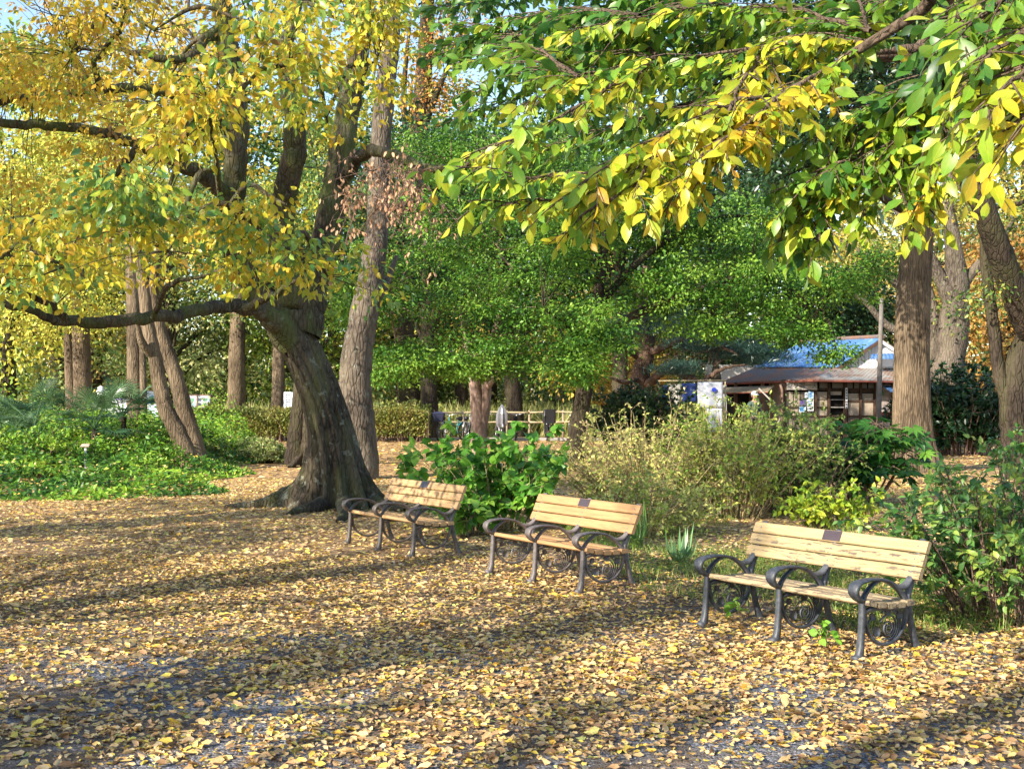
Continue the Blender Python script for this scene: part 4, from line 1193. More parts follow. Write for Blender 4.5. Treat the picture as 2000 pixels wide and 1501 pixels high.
# shade trees outside the frame, left of and behind the photographer
for i, (lab, x, y, h, r, z0, n, tr) in enumerate((
   ('broad yellow-green tree outside the frame left of the big leaning tree', -13.6, 1.1, 12.5, 3.6, 4.2, 150, .42),
   ('tall tree outside the frame just left of where the photographer stands', -10.2, -4.6, 12, 4.0, 4.6, 80, .35),
   ('slim tree outside the frame behind the photographer', -4.2, -6.2, 11, 2.8, 5.6, 26, .28),
   ('old tree outside the frame nearest the left side of the big leaning tree', -11.6, 9.8, 12.5, 3.6, 4.0, 150, .45),
   ('round-crowned tree outside the frame between the broad and the tall one', -9.6, .1, 11.5, 3.4, 4.4, 62, .34))):
    g = np.random.default_rng(970 + i); base_ = np.array((x, y, 0.0)); w = Wood(970 + i)
    w.limb([base_ - (0,0,.1), base_ + (.1,.1,h*.3), base_ + (.3,0,h*.6), base_ + (.2,.2,h*.85)], [tr*1.2, tr, tr*.6, .05], n=12, per=5, rough=.03)
    C = ell(g, n * 2, base_ + np.array((0,0,(h+z0)/2)), (r, r, (h-z0)/2), .2)
    hx, hy = -sx, -sy; t_ = 1 / math.tan(R(SUN_EL)); keep = []
    for c in C:       # crown shaped for its shade: boughs dropped over bands kept sunlit
        gx_, gy_ = c[0] + hx * t_ * c[2], c[1] + hy * t_ * c[2]
        v = -hy * gx_ + hx * gy_; u = hx * gx_ + hy * gy_
        v += .3 * mnoise.noise(Vector((u * .35, i, 0))) 
        if (4.2 < v < 6.0) or (6.9 < v < 9.6) or (10.1 < v < 12.0): continue
        if v < 4.7 and u > 6.5: continue
        if v < 4.5 and mnoise.noise(Vector((u * .45, v * 1.1, 4))) > -.08: continue
        keep.append(c)
    C = np.array(keep)[:n]
    for c in C[:24]:
        p = base_ + np.array((.2, 0, h)) * np.clip(c[2] / h - .25, .2, .7)
        w.limb([p, (p+c)/2 + (0,0,.3), c], [tr*.3, tr*.15, .02], n=6, per=4, node=False)
    root = finish_tree('shade_tree', tuple(base_), lab, 'tree', w, M['bark_dark'])
    put_leaves('crown', *clumps(C, .5, 70, .6, .17, g, LIME), T2, M['leaf'], root, base_)
# ------------------------------------------------------------------ shrubs
HYD = [(.05,.15,.02), (.10,.27,.03), (.20,.40,.05), (.36,.50,.08)]
def shrub(name, label, c, rx, ry, h, nst, leaf, T, pal, seed, per=10, parts=0, size=.09, stemm='bark_brown', z0=.15, matn='leaf_near', solid='leaf_part', spread=1.0, droop=.25, catn='shrub', stem_r=.007, twig=.22, ntw=5, group=None):
    g = np.random.default_rng(seed); w = Wood(seed)
    c = np.array((c[0], c[1], 0.0)); P, D, N, S, K = [], [], [], [], []
    for i in range(nst):
        a = g.uniform(0, 2 * math.pi); q = math.sqrt(g.uniform(0, 1))
        foot = c + np.array((math.cos(a) * rx * q * .45, math.sin(a) * ry * q * .45, 0))
        hh = h * math.sqrt(max(.12, 1 - (q * .85) ** 2)) * g.uniform(.72, 1.05)
        tip = c + np.array((math.cos(a) * rx * q * spread, math.sin(a) * ry * q * spread, hh))
        mid = foot * .55 + tip * .45 + np.array((0, 0, hh * .12)) + g.normal(0, .04, 3)
        L = w.limb([foot - (0, 0, .02), mid, tip], [stem_r * 1.3, stem_r, stem_r * .5], n=4, per=4, wob=.008)
        tc = g.uniform(0, 1)
        for k in range(ntw):
            j = g.integers(int(len(L) * .25), len(L)); p = L[j]
            d = unit(g.normal(0, 1, 3) * (1, 1, .6) + unit(p - c) * (.5, .5, 0) + (0, 0, .35)); tl = twig * g.uniform(.5, 1.3)
            e = p + d * tl
            if e[2] < z0 * .4: continue
            w.limb([p, (p + e) / 2 + (0, 0, .02), e], [stem_r * .5, stem_r * .35, stem_r * .2], n=3, per=2, node=False)
            nl = per
            u = g.uniform(.25, 1.0, nl)[:, None]
            P.append(p + (e - p) * u); dd = d + g.normal(0, .75, (nl, 3)); dd[:, 2] -= droop; D.append(dd)
            nn = g.normal(0, .5, (nl, 3)); nn[:, 2] += .9; nn[:, 1] -= .25; N.append(nn)
            S.append(size * g.uniform(.6, 1.25, nl)); K.append(palette(pal, np.clip(tc * .6 + .2 + g.normal(0, .2, nl), 0, 1)) * g.uniform(.85, 1.12, (nl, 1)))
    P, D, N, S, K = map(np.concatenate, (P, D, N, S, K))
    P[:, 2] = np.maximum(P[:, 2], .03)
    root = empty(name, tuple(c), 0, label, catn, group)
    link('stems', np_mesh('stems', np.vstack(w.V) - c, np.vstack(w.F), M[stemm]), root)
    if parts: leaf_parts(P, D, N, S, K, T, root, origin=c, count=parts, rest='foliage', solid=M[solid], restmat=M[matn])
    else: put_leaves('foliage', P, D, N, S, K, T, M['leaf'] if matn == 'leaf_near' else M[matn], root, c)
    return root
shrub('hydrangea_bush', 'broad green bush with large heart-shaped leaves between the two farther benches', (-.20, 15.2), 1.05, .75, 1.2, 44, 1, TH, HYD, 101, per=8, parts=300, size=.128, ntw=6, twig=.30, spread=1.2, stemm='bark_straw', droop=.45)
shrub('hydrangea_bush', 'low outlying clump of heart-shaped leaves behind the farthest bench', (-.55, 14.3), .42, .35, .55, 14, 1, TH, HYD, 102, per=6, parts=60, size=.125, ntw=4)
TWG = [(.24,.32,.06), (.44,.48,.10), (.64,.56,.18), (.56,.42,.2)]
TWG2 = [(.12,.26,.03), (.26,.42,.06), (.48,.54,.09), (.60,.54,.14)]
shrub('twiggy_bush', 'straw-coloured twiggy bush right of the broad-leaved green bush', (1.75, 16.4), 1.0, .8, 1.45, 110, 1, T2, TWG, 103, per=8, size=.050, ntw=9, twig=.3, stem_r=.007, stemm='bark_straw', spread=1.25)
shrub('twiggy_bush', 'sparse yellow-green twiggy bush in the middle between two benches', (2.9, 16.6), 1.05, .8, 1.55, 110, 1, T2, TWG2, 104, per=11, size=.052, ntw=9, twig=.3, stem_r=.006, stemm='bark_straw', spread=1.15)
shrub('twiggy_bush', 'olive green fine-leaved bush leaning against the dark fatsia', (3.9, 17.2), .9, .7, 1.5, 90, 1, T2, [(.06,.13,.02), (.12,.22,.04), (.26,.34,.06), (.4,.42,.1)], 105, per=15, size=.055, ntw=9, twig=.28, stem_r=.006, spread=1.1)
shrub('twiggy_bush', 'pale bare-stemmed bush spilling left toward the middle bench', (1.6, 14.4), .7, .5, .7, 34, 1, T2, [(.22,.34,.05), (.44,.50,.10), (.62,.58,.18)], 106, per=12, size=.055, ntw=7, twig=.3, stemm='bark_straw', spread=1.4)
shrub('yellow_bush', 'low lime-yellow bush behind the backrest of the nearest bench', (3.85, 14.9), .62, .45, .55, 34, 1, T6, [(.16,.28,.03), (.40,.50,.04), (.62,.60,.06)], 107, per=8, size=.085, ntw=5, parts=120)
shrub('leafy_shrub', 'tall slender-stemmed green shrub at the right edge beside the nearest bench', (3.62, 9.0), .85, .9, 1.15, 80, 1, T6, [(.04,.11,.03), (.09,.20,.05), (.18,.30,.07), (.42,.46,.08)], 108, per=11, parts=300, size=.066, ntw=7, twig=.22, z0=.4, spread=1.15)
shrub('leafy_shrub', 'green shrub leaning in from the right edge above the taller slender-stemmed one', (4.7, 11.2), .9, .8, 1.3, 50, 1, T6, [(.05,.12,.03), (.10,.22,.05), (.30,.38,.08)], 109, per=10, parts=60, size=.075, ntw=7, spread=1.1)
shrub('seedling', 'small bright green seedling beside the front leg of the nearest bench', (2.02, 7.95), .10, .08, .17, 4, 1, TH, HYD[1:], 110, per=3, parts=14, size=.065, ntw=2, twig=.05, catn='seedling', stem_r=.003)
shrub('seedling', 'tiny plant growing under the far end of the nearest bench', (1.62, 8.75), .16, .12, .15, 5, 1, TH, HYD[1:], 111, per=3, parts=14, size=.06, ntw=2, twig=.06, catn='seedling', stem_r=.003)
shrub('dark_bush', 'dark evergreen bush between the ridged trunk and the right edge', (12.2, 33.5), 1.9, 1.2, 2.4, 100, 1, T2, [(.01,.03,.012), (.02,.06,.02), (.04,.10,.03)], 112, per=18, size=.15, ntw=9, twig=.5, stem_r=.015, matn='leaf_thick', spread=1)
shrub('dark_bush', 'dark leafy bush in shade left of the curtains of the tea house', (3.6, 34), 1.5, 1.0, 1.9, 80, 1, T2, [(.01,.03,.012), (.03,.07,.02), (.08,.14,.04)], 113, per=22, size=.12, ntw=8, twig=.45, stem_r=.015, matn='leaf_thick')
shrub('orange_bush', 'small orange-leaved tree glowing behind the right end of the fence', (5.0, 51), 1.5, 1.2, 3.1, 60, 1, T2, [(.55,.26,.05), (.66,.42,.06), (.6,.46,.12)], 114, per=18, size=.17, ntw=8, twig=.6, stem_r=.02)

# fatsia with palmate leaves: every leaf a part
g = np.random.default_rng(120); fb = np.array((5.15, 18.4, 0.0)); fw = Wood(120)
froot = empty('fatsia_shrub', tuple(fb), 0, 'dark glossy shrub with large fingered leaves at the foot of the ridged trunk', 'shrub')
FP, FD, FN, FS, FK = [], [], [], [], []
for i in range(26):
    a = g.uniform(0, 6.28); q = math.sqrt(g.uniform(0, 1))
    tip = fb + np.array((math.cos(a) * .95 * q - .1, math.sin(a) * .7 * q, g.uniform(.5, 1.45) * math.sqrt(1 - .6 * q * q)))
    foot = fb + np.array((math.cos(a) * .3 * q, math.sin(a) * .3 * q, -.02))
    fw.limb([foot, (foot + tip) / 2 + g.normal(0, .06, 3), tip], [.018, .014, .01], n=6, per=5)
    for k in range(10):
        b = g.uniform(0, 6.28); d = np.array((math.cos(b), math.sin(b) - .15, g.uniform(-.1, .6)))
        e = tip + unit(d) * g.uniform(.12, .30) - np.array((0, 0, g.uniform(0, .25)))
        fw.limb([tip - (0, 0, .05), (tip + e) / 2 + (0, 0, .03), e], [.005, .004, .003], n=4, per=2, node=False)
        FP.append(e); FD.append(unit(d * (1, 1, 0)) + np.array((0, 0, -.25)) + g.normal(0, .15, 3)); FN.append(np.array((0, -.25, 1)) + g.normal(0, .25, 3))
        FS.append(g.uniform(.26, .40)); FK.append(g.uniform(0, 1))
FK = palette([(.012,.045,.014), (.03,.11,.02), (.07,.20,.03), (.20,.36,.05)], np.array(FK) ** 1.3)
link('stems', np_mesh('stems', np.vstack(fw.V) - fb, np.vstack(fw.F), M['bark_brown']), froot)
leaf_parts(np.array(FP), np.array(FD), np.array(FN), np.array(FS), FK, TF, froot, origin=fb, count=300, solid=M['leaf_part'], restmat=M['leaf_near'])

# grass and weeds behind the benches
def blades(n, fx, size, seed, pal, wid=.035):
    g = np.random.default_rng(seed); P = fx(g, n); n = len(P)
    D = g.normal(0, .45, (n, 3)); D[:, 2] = 1
    N = g.normal(0, 1, (n, 3)); N[:, 2] = .1
    S = size * g.uniform(.5, 1.3, n); K = palette(pal, g.uniform(0, 1, n))
    return P, D, N, S, K
def behind(g, n):
    y = g.uniform(8.4, 16.5, n); x0 = 1.15 - (y - 9.6) * .10; x = x0 + g.uniform(0, 1, n) ** 1.2 * (3.3)
    # keep behind the line of benches
    k = (x * .82 + y * .573) > (1.77 * .82 + 8.2 * .573 + .62)
    k &= (x - .2) * .83 + (y - 10.8) * .55 > .35
    q = nz(x, y, .75, 2.2) > g.uniform(-.35, .35, n)
    k &= q
    return np.stack([x[k], y[k], gz(x[k], y[k])], 1)
TG = (np.array([(-.03,0,0),(.03,0,0),(.022,.5,.03),(-.022,.5,.03),(0,1,.16)], float), np.array([(0,1,2),(0,2,3),(3,2,4)]))
GP = [(.05,.12,.02), (.12,.22,.03), (.26,.34,.06), (.44,.42,.14)]
tag(put_leaves('grass', *blades(20000, behind, .12, 130, GP), TG, M['grass']), 'ragged grass growing among fallen leaves behind the benches', 'grass')
def weeds(g, n):
    P = behind(g, n); P[:, 2] += g.uniform(0, .16, len(P)); return P
P = weeds(np.random.default_rng(131), 15000); n = len(P); g = np.random.default_rng(132)
tag(put_leaves('weeds', P, g.normal(0, 1, (n, 3)) * (1, 1, .4), np.abs(g.normal(0, .5, (n, 3))) + (0, 0, .8), g.uniform(.025, .055, n), palette(GP, g.uniform(.1, .85, n)), T2, M['leaf']), 'low broad-leaved weeds mixed into the grass behind the benches', 'weeds')
# a strap-leaved plant
def rosette(name, label, c, n, L, seed, pal, up=.7, w=2.0):
    g = np.random.default_rng(seed); a = g.uniform(0, 6.28, n)
    D = np.stack([np.cos(a) * .6, np.sin(a) * .6, g.uniform(up * .5, up * 1.6, n)], 1)
    N = np.stack([-np.cos(a), -np.sin(a), np.full(n, .8)], 1) * -1
    T = (TG[0] * (w, 1, 1) + np.array([(0,0,0),(0,0,0),(0,0,0),(0,0,0),(0,0,-.35)]), TG[1])
    root = empty(name, tuple(c), 0, label, 'plant')
    P = np.tile(np.asarray(c, float), (n, 1)) + g.normal(0, .02, (n, 3)) * (1, 1, 0)
    leaf_parts(P, D, N, L * g.uniform(.6, 1.1, n), palette(pal, g.uniform(0, 1, n)), T, root, origin=c, count=n, solid=M['leaf_part'], restmat=M['leaf_near'])
rosette('strap_plant', 'grey-green tuft of arching strap leaves between the middle and nearest benches', (1.62, 11.9, 0), 26, .42, 140, [(.10,.20,.08), (.24,.36,.18)])
rosette('strap_plant', 'taller tuft of narrow green leaves in front of the straw-coloured bush', (1.35, 13.2, 0), 22, .55, 141, [(.08,.18,.04), (.2,.32,.08)], 1.4, 1.2)

# ------------------------------------------------------------------ green bed on the left
def bed_h(x, y):
    e = np.clip((y - (19.4 + .5 * np.sin(x * 1.1))) / 1.2, 0, 1)
    r = np.clip((-4.9 - .12 * (y - 19) - x + .35 * np.sin(y * 1.3)) / 1.2, 0, 1)
    return e * r
g = np.random.default_rng(150)
def bed_pts(g, n, y0, y1):
    y = np.sqrt(g.uniform(y0**2, y1**2, n)); x = -g.uniform(.16, .52, n) * y - .6
    e = bed_h(x, y); k = e > .02
    x, y, e = x[k], y[k], e[k]
    hmax = .16 + np.clip((y - 21) * .07, 0, .75) * np.clip((-x - 5.2) / 3, 0, 1)
    z = e * (hmax + .06) * (1 + 1.3 * nz(x, y, 1.3, 7)) * g.uniform(.35, 1.05, len(x)) ** .5
    return np.stack([x, y, np.maximum(z, .02)], 1)
P = bed_pts(g, 60000, 19, 37); n = len(P)
tone = np.clip(.45 + .9 * nz(P[:, 0], P[:, 1], .9, 1) + g.normal(0, .2, n), 0, 1)
BED = [(.03,.10,.015), (.10,.24,.02), (.22,.40,.03), (.42,.54,.06)]
tag(put_leaves('ground_cover', P, g.normal(0, 1, (n, 3)) * (1, 1, .5), g.normal(0, .55, (n, 3)) + (0, -.2, 1), g.uniform(.07, .135, n), palette(BED, tone), T2, M['leaf']),
    'low bright green ground cover filling the bed at the left', 'ground cover')
for i, (px, d, rx, h, lab, pal) in enumerate((
    (60, 24.5, 1.3, .95, 'dense green bush at the far left in front of the fan palms', BED),
    (180, 27, 1.2, 1.0, 'rounded green bush around the small label post', BED),
    (255, 29, 1.1, 1.25, 'bright green bush just left of the straight pale trunk', BED),
    (40, 29, 1.3, 1.3, 'deeper green bush under the leftmost fan palm', BED[:3]),
    (315, 30, .6, 1.0, 'yellow-leaved bush behind the forked leaning tree', LIME),
    (455, 31, .8, .45, 'pale feathery bush at the end of the green bed', PALE),
    (520, 30, .7, .38, 'pale low bush beside the spreading root of the dark trunk', PALE))):
    c = ((px - 1000) / F * d, d)
    shrub('bed_bush', lab, c, rx, .8, h, 60, 1, T2, pal, 160 + i, per=16, size=.085, ntw=7, twig=.28, matn='leaf', stem_r=.008)

P = bed_pts(np.random.default_rng(151), 2600, 19, 34); n = len(P); g = np.random.default_rng(152); P[:, 2] += .05
tag(put_leaves('leaves_on_bed', P, g.normal(0, 1, (n, 3)) * (1, 1, .3), g.normal(0, .5, (n, 3)) + (0, -.2, 1), g.uniform(.05, .08, n), np.array(LITTER)[g.integers(2, 9, n)], T2, M['leaf_dry']),
    'scattered yellow fallen leaves caught on top of the green ground cover', 'leaf litter')
stk = Wood(153)
for k in range(70):
    y = math.sqrt(g.uniform(5.2**2, 13**2)); x = g.uniform(-.42, .42) * y; a = g.uniform(0, 6.28); L = g.uniform(.06, .28)
    d = np.array((math.cos(a), math.sin(a), 0)) * L; p = np.array((x, y, float(gz(x, y)) + .016))
    stk.limb([p, p + d * .5 + (g.normal(0, .02), g.normal(0, .02), .008), p + d], [.004, .003, .0015], n=4, per=3)
link('fallen_twigs', stk.mesh('fallen_twigs', M['bark_brown']), ground, 'stuff')

# fan palms: every frond a part
def fan_palm(label, c, nf, R_, seed, hgt):
    g = np.random.default_rng(seed); c = np.array((c[0], c[1], 0.0)); root = empty('fan_palm', tuple(c), 0, label, 'palm')
    w = Wood(seed); w.limb([(0,0,-.05), (.02,0,hgt*.5), (0,.02,hgt)], [.09,.08,.07], n=10, per=4, rough=.15)
    link('stem', np_mesh('stem', np.vstack(w.V), np.vstack(w.F), M['bark_dark']), root)
    for i in range(nf):
        a = i * 2.4 + g.uniform(-.3, .3); el = g.uniform(-.15, 1.2)
        d = np.array((math.cos(a) * math.cos(el), math.sin(a) * math.cos(el), math.sin(el))); L = R_ * g.uniform(.7, 1.0)
        tip = np.array((0, 0, hgt)) + d * L
        ww = Wood(seed + i); ww.limb([(0, 0, hgt), np.array((0,0,hgt)) + d * L * .5 + (0, 0, .05), tip], [.014, .010, .008], n=5, per=3)
        nb = 22; side = unit(np.cross(d, (0, 0, 1.0))); up = unit(np.cross(side, d))
        Vs, Fs = list(np.vstack(ww.V)), [tuple(f) for f in np.vstack(ww.F)]
        for k in range(nb):
            t = (k / (nb - 1) - .5) * 3.9
            bd = unit(d * math.cos(t) + side * math.sin(t) + up * .1 * abs(t)); bl = R_ * .72 * (1 - .1 * abs(t)) * g.uniform(.9, 1.05)
            wv = unit(np.cross(bd, up)) * .015
            m1 = tip + bd * bl * .55 - (0, 0, .01); e = tip + bd * bl - np.array((0, 0, g.uniform(.12, .34) * bl))
            b = len(Vs); Vs += [tip, m1 + wv, m1 + up * .008, m1 - wv, e]
            Fs += [(b, b+1, b+2, b+2), (b, b+2, b+3, b+3), (b+1, b+4, b+2, b+2), (b+2, b+4, b+3, b+3)]
        me = bpy.data.meshes.new('frond'); me.from_pydata([tuple(map(float, v)) for v in Vs], [], [tuple(dict.fromkeys(map(int, f))) for f in Fs])
        cc = palette([(.025,.07,.025), (.06,.14,.05), (.14,.24,.10)], np.full(len(me.polygons), g.uniform(0, 1)))
        at_ = me.attributes.new('leaf_colour', 'FLOAT_COLOR', 'FACE'); c4 = np.ones((len(cc), 4), dtype=np.float32); c4[:, :3] = cc; at_.data.foreach_set('color', c4.ravel())
        me.materials.append(M['leaf_thick']); me.update()
        link('frond', me, root)
fan_palm('fan palm with spiky green fronds, leftmost of the palms', (-10.35, 26.6), 15, .85, 171, .95)
fan_palm('fan palm in the middle of the three above the green bed', (-9.0, 26.5), 14, .8, 172, .9)
fan_palm('fan palm nearest the white board, its fronds catching the sun', (-8.75, 27.6), 13, .75, 173, 1.15)
fan_palm('low drooping fan palm at the left edge of the picture', (-11.2, 27.2), 12, .8, 174, .6)

# clipped hedges
def hedge(label, x0, x1, y0, y1, h, seed, pal, n):
    g = np.random.default_rng(seed); c = np.array(((x0+x1)/2, (y0+y1)/2, 0.0)); root = empty('hedge', tuple(c), 0, label, 'hedge')
    w = Wood(seed)
    for i in range(70):
        x = g.uniform(x0, x1); y = g.uniform(y0, y1)
        w.limb([(x, y, 0), (x + g.normal(0, .12), y + g.normal(0, .1), h * .5), (x + g.normal(0, .25), y + g.normal(0, .15), h * .92)], [.02, .014, .006], n=4, per=3)
    link('stems', np_mesh('stems', np.vstack(w.V) - c, np.vstack(w.F), M['bark_brown']), root)
    x = g.uniform(x0, x1, n); y = g.uniform(y0, y1, n); z = g.uniform(.06, 1, n) ** .6 * h * (1 + .3 * nz(x, y, 1.3, 4))
    P = np.stack([x, y, z], 1); t = np.clip(.5 + .5 * nz(x, z * 3, .9, 3) + g.normal(0, .2, n), 0, 1)
    put_leaves('foliage', P, g.normal(0, 1, (n, 3)), g.normal(0, .8, (n, 3)) + (0, -.3, .8), g.uniform(.07, .12, n), palette(pal, t), T2, M['leaf'], root, c)
HG = [(.05,.08,.015), (.14,.18,.03), (.28,.28,.06), (.32,.22,.07)]
hedge('long clipped hedge left of the big trunk with bronze-green leaves', -11.5, -7.4, 42.6, 44.2, 1.12, 181, HG, 14000)
hedge('bronze-green hedge ending at the rail fence right of the grey-barked tree', -5.1, -2.9, 42.6, 44.2, 1.2, 182, HG, 9000)
hedge('dark hedge behind the right part of the tea house garden', 13.6, 18.5, 41, 42.4, 1.6, 183, [(.01,.03,.012), (.03,.07,.02)], 9000)

# reeds beyond the fence
def reedpos(g, n):
    return np.stack([g.uniform(-14, 12, n), g.uniform(48, 56, n), np.zeros(n)], 1)
tag(put_leaves('reeds', *blades(15000, reedpos, 1.15, 190, [(.24,.30,.06), (.42,.42,.12), (.56,.50,.24)]), TG, M['grass']), 'pale straw and green reeds standing beyond the rail fence', 'reeds')

# ------------------------------------------------------------------ rail fence and bicycles
M['bamboo'] = plain('weathered_bamboo_rail', (.42, .34, .20), .6, .3, var=.3, scale=3)
M['post'] = plain('grey_fence_post', (.30, .24, .16), .8, .2, var=.3)
M['tyre'] = plain('black_tyre', (.02, .02, .02), .8, .2)
M['chrome'] = plain('steel_tube', (.45, .45, .46), .3, .5, .8)
M['blk'] = plain('black_plastic', (.018, .018, .022), .45, .4)
M['navy'] = plain('navy_cloth', (.03, .035, .07), .75, .2)
M['teal'] = plain('teal_paint', (.02, .22, .30), .35, .5)
M['silver'] = plain('silver_paint', (.40, .40, .42), .35, .5, .4)
M['redp'] = plain('red_paint', (.45, .02, .02), .4, .5)
M['rain'] = plain('grey_rain_cover', (.16, .16, .18), .3, .5, scale=14, bmp=.6)
M['white'] = plain('white_paint', (.78, .78, .80), .5, .3, var=.05)
def fx(px, d): return (px - 1000) / F * d
fr = empty('rail_fence', (fx(960, 46), 46, 0), 0, 'weathered two-rail bamboo fence behind the parked bicycles', 'fence')
ox = fx(960, 46)
for k, px in enumerate((742, 790, 838, 905, 990, 1034, 1100, 1146)):
    m_ = MB(); m_.tube([(0, 0, -.1), (0, 0, 1.06)], .045, 10); m_.build('post', M['post'], fr, True).location = (fx(px, 46) - ox, .02, 0)
for z in (.99, .62):
    for (a, b2) in ((735, 905), (905, 1034), (1034, 1152)):
        m_ = MB(); xa, xb = fx(a, 46) - ox + .004, fx(b2, 46) - ox - .004
        q = [(xa + (xb - xa) * t, -.055, z + .012 * math.sin(t * 7 + z * 5)) for t in np.linspace(0, 1, 9)]
        m_.tube(q, .033, 10); m_.build('rail', M['bamboo'], fr, True)
kb = MB(); kb.box(-7.2, -2.0, -.02, 4.6, -1.85, .10)
kerb = kb.build('kerb', plain('concrete_kerb', (.36, .34, .31), .9, .2), None, bevel=.01, kind='structure'); kerb.location = (fx(960, 46), 46, 0)

def torus(mb, c, R_, r, n=20, k=6):
    V, Fq = [], []
    for i in range(n):
        a = 2 * math.pi * i / n
        for j in range(k):
            b = 2 * math.pi * j / k
            V.append((c[0] + math.cos(a) * (R_ + r * math.cos(b)), c[1] + r * math.sin(b), c[2] + math.sin(a) * (R_ + r * math.cos(b))))
            Fq.append((i*k+j, i*k+(j+1)%k, ((i+1)%n)*k+(j+1)%k, ((i+1)%n)*k+j))
    mb.add(V, Fq)
def bicycle(label, x, y, rz, paint, basket=None, seat=None):
    root = empty('bicycle', (x, y, 0), rz, label, 'bicycle', 'bicycles parked along the rail fence')
    for wx in (-.53, .53):
        m_ = MB(); torus(m_, (wx, 0, .33), .305, .024); w_ = m_.build('wheel', M['tyre'], root, True)
        m_ = MB(); torus(m_, (wx, 0, .33), .276, .010, 20, 4)
        for k in range(12):
            a = k * math.pi / 6; m_.tube([(wx, 0, .33), (wx + math.cos(a) * .275, 0, .33 + math.sin(a) * .275)], .0025, 4, False)
        m_.tube([(wx, -.04, .33), (wx, .04, .33)], .022, 8); m_.build('rim', M['chrome'], w_, True)
    m_ = MB()
    for a, b2, r in (((.36,0,.62),(-.10,0,.32),.02), ((-.10,0,.30),(-.22,0,.74),.018), ((-.10,0,.30),(-.53,0,.33),.012), ((-.20,0,.62),(-.53,0,.33),.012),
                     ((.36,0,.68),(-.18,0,.52),.016), ((.34,0,.56),(.30,0,.86),.018)):
        m_.tube([a, b2], r, 8)
    m_.build('frame', paint, root, True)
    m_ = MB()
    for s in (-.045, .045): m_.tube([(.34, s, .60), (.46, s, .42), (.53, s, .33)], .011, 6)
    m_.tube([(.34, -.05, .60), (.34, .05, .60)], .014, 6); m_.build('fork', M['chrome'], root, True)
    m_ = MB(); m_.tube([(.12, -.29, .97), (.24, -.26, .98), (.30, -.1, .93), (.30, .1, .93), (.24, .26, .98), (.12, .29, .97)], .012, 8)
    m_.tube([(.30, 0, .84), (.30, 0, .94)], .014, 8); m_.build('handlebar', M['chrome'], root, True)
    m_ = MB(); m_.tube([(-.36, 0, .80), (-.30, 0, .81), (-.2, 0, .80), (-.08, 0, .79)], [.085, .075, .045, .02], 10); m_.tube([(-.22, 0, .70), (-.24, 0, .79)], .013, 8)
    m_.build('saddle', M['blk'], root, True)
    for s in (-1, 1):
        m_ = MB(); cx = -.10 + .1 * s
        m_.tube([(-.10, .06 * s, .30), (cx, .07 * s, .17)], .01, 6); m_.box(cx - .045, .07 * s - .045 * (s < 0) + .0 , .155, cx + .045, .07 * s + .045 * (s > 0) + .002, .175)
        m_.build('pedal', M['blk'], root)
    m_ = MB(); V, Fq = [], []
    for i in range(9):
        a = math.pi * (.05 + .62 * i / 8)
        for s in (-.03, .03): V.append((-.53 + math.cos(a + .5) * .36, s, .33 + math.sin(a + .5) * .36))
    for i in range(8): Fq.append((2*i, 2*i+1, 2*i+3, 2*i+2))
    m_.add(V, Fq); o = m_.build('mudguard', paint, root, True); so = o.modifiers.new('solid', 'SOLIDIFY'); so.thickness = .004
    if basket:
        m_ = MB(); b0, b1 = [], []
        zt, zb = .98, .68
        for (dx, dy) in ((-1,-1),(1,-1),(1,1),(-1,1)):
            b0.append((.50 + dx * .11, dy * .15, zb)); b1.append((.52 + dx * .17, dy * .23, zt))
        m_.add(b0 + b1, [(0,3,2,1),(0,1,5,4),(1,2,6,5),(2,3,7,6),(3,0,4,7)])
        if basket is M['navy']:
            m_.add([(.34,-.25,.98),(.70,-.25,.98),(.70,.25,.98),(.34,.25,.98),(.42,-.12,1.05),(.6,-.1,1.04),(.6,.12,1.06),(.42,.1,1.03)], [(0,1,5,4),(1,2,6,5),(2,3,7,6),(3,0,4,7),(4,5,6,7)])
        o = m_.build('basket', basket, root, bevel=.01); so = o.modifiers.new('solid', 'SOLIDIFY'); so.thickness = .008
    if seat:
        m_ = MB()
        if seat is M['blk']:
            o_ = [(-.62, .62), (-.30, .62), (-.24, .78), (-.34, .80), (-.50, .74), (-.60, .98), (-.56, 1.13), (-.66, 1.15), (-.74, .98), (-.70, .74)]
            for s_ in (-1, 1):
                m_.add([(x_, s_ * .17, z_) for x_, z_ in [(-.70, .64), (-.30, .64), (-.26, .80), (-.44, .86), (-.50, 1.10), (-.72, 1.14), (-.76, .9)]] +
                       [(x_, s_ * .215, z_) for x_, z_ in [(-.68, .66), (-.32, .66), (-.28, .78), (-.46, .84), (-.54, 1.07), (-.72, 1.11), (-.74, .9)]],
                       [tuple(range(7)), tuple(range(13, 6, -1))] + [(i, (i+1) % 7, 7 + (i+1) % 7, 7 + i) for i in range(7)])
            m_.box(-.70, -.168, .64, -.30, .168, .70)
            m_.add([(-.70,-.168,.70),(-.70,.168,.70),(-.76,.168,1.13),(-.76,-.168,1.13),(-.64,-.168,.70),(-.64,.168,.70),(-.68,.168,1.14),(-.68,-.168,1.14)], [(0,3,2,1),(4,5,6,7),(0,1,5,4),(1,2,6,5),(2,3,7,6),(3,0,4,7)])
            for s_ in (-1, 1): m_.box(-.86, s_ * .10 - .015, .14, -.26, s_ * .10 + .015, .60)
        else:
            V, Fq = [], []
            prof = [(.15, .5), (.20, .62), (.21, .80), (.19, .98), (.12, 1.16), (.02, 1.30)]
            for k_, (r, z) in enumerate(prof):
                for k in range(16):
                    a = 2 * math.pi * k / 16; rr_ = r * (1.12 if k % 4 == 2 else (.86 if k % 2 else 1)); V.append((-.50 + math.cos(a) * rr_ * 1.1 - .02 * k_, math.sin(a) * rr_, z))
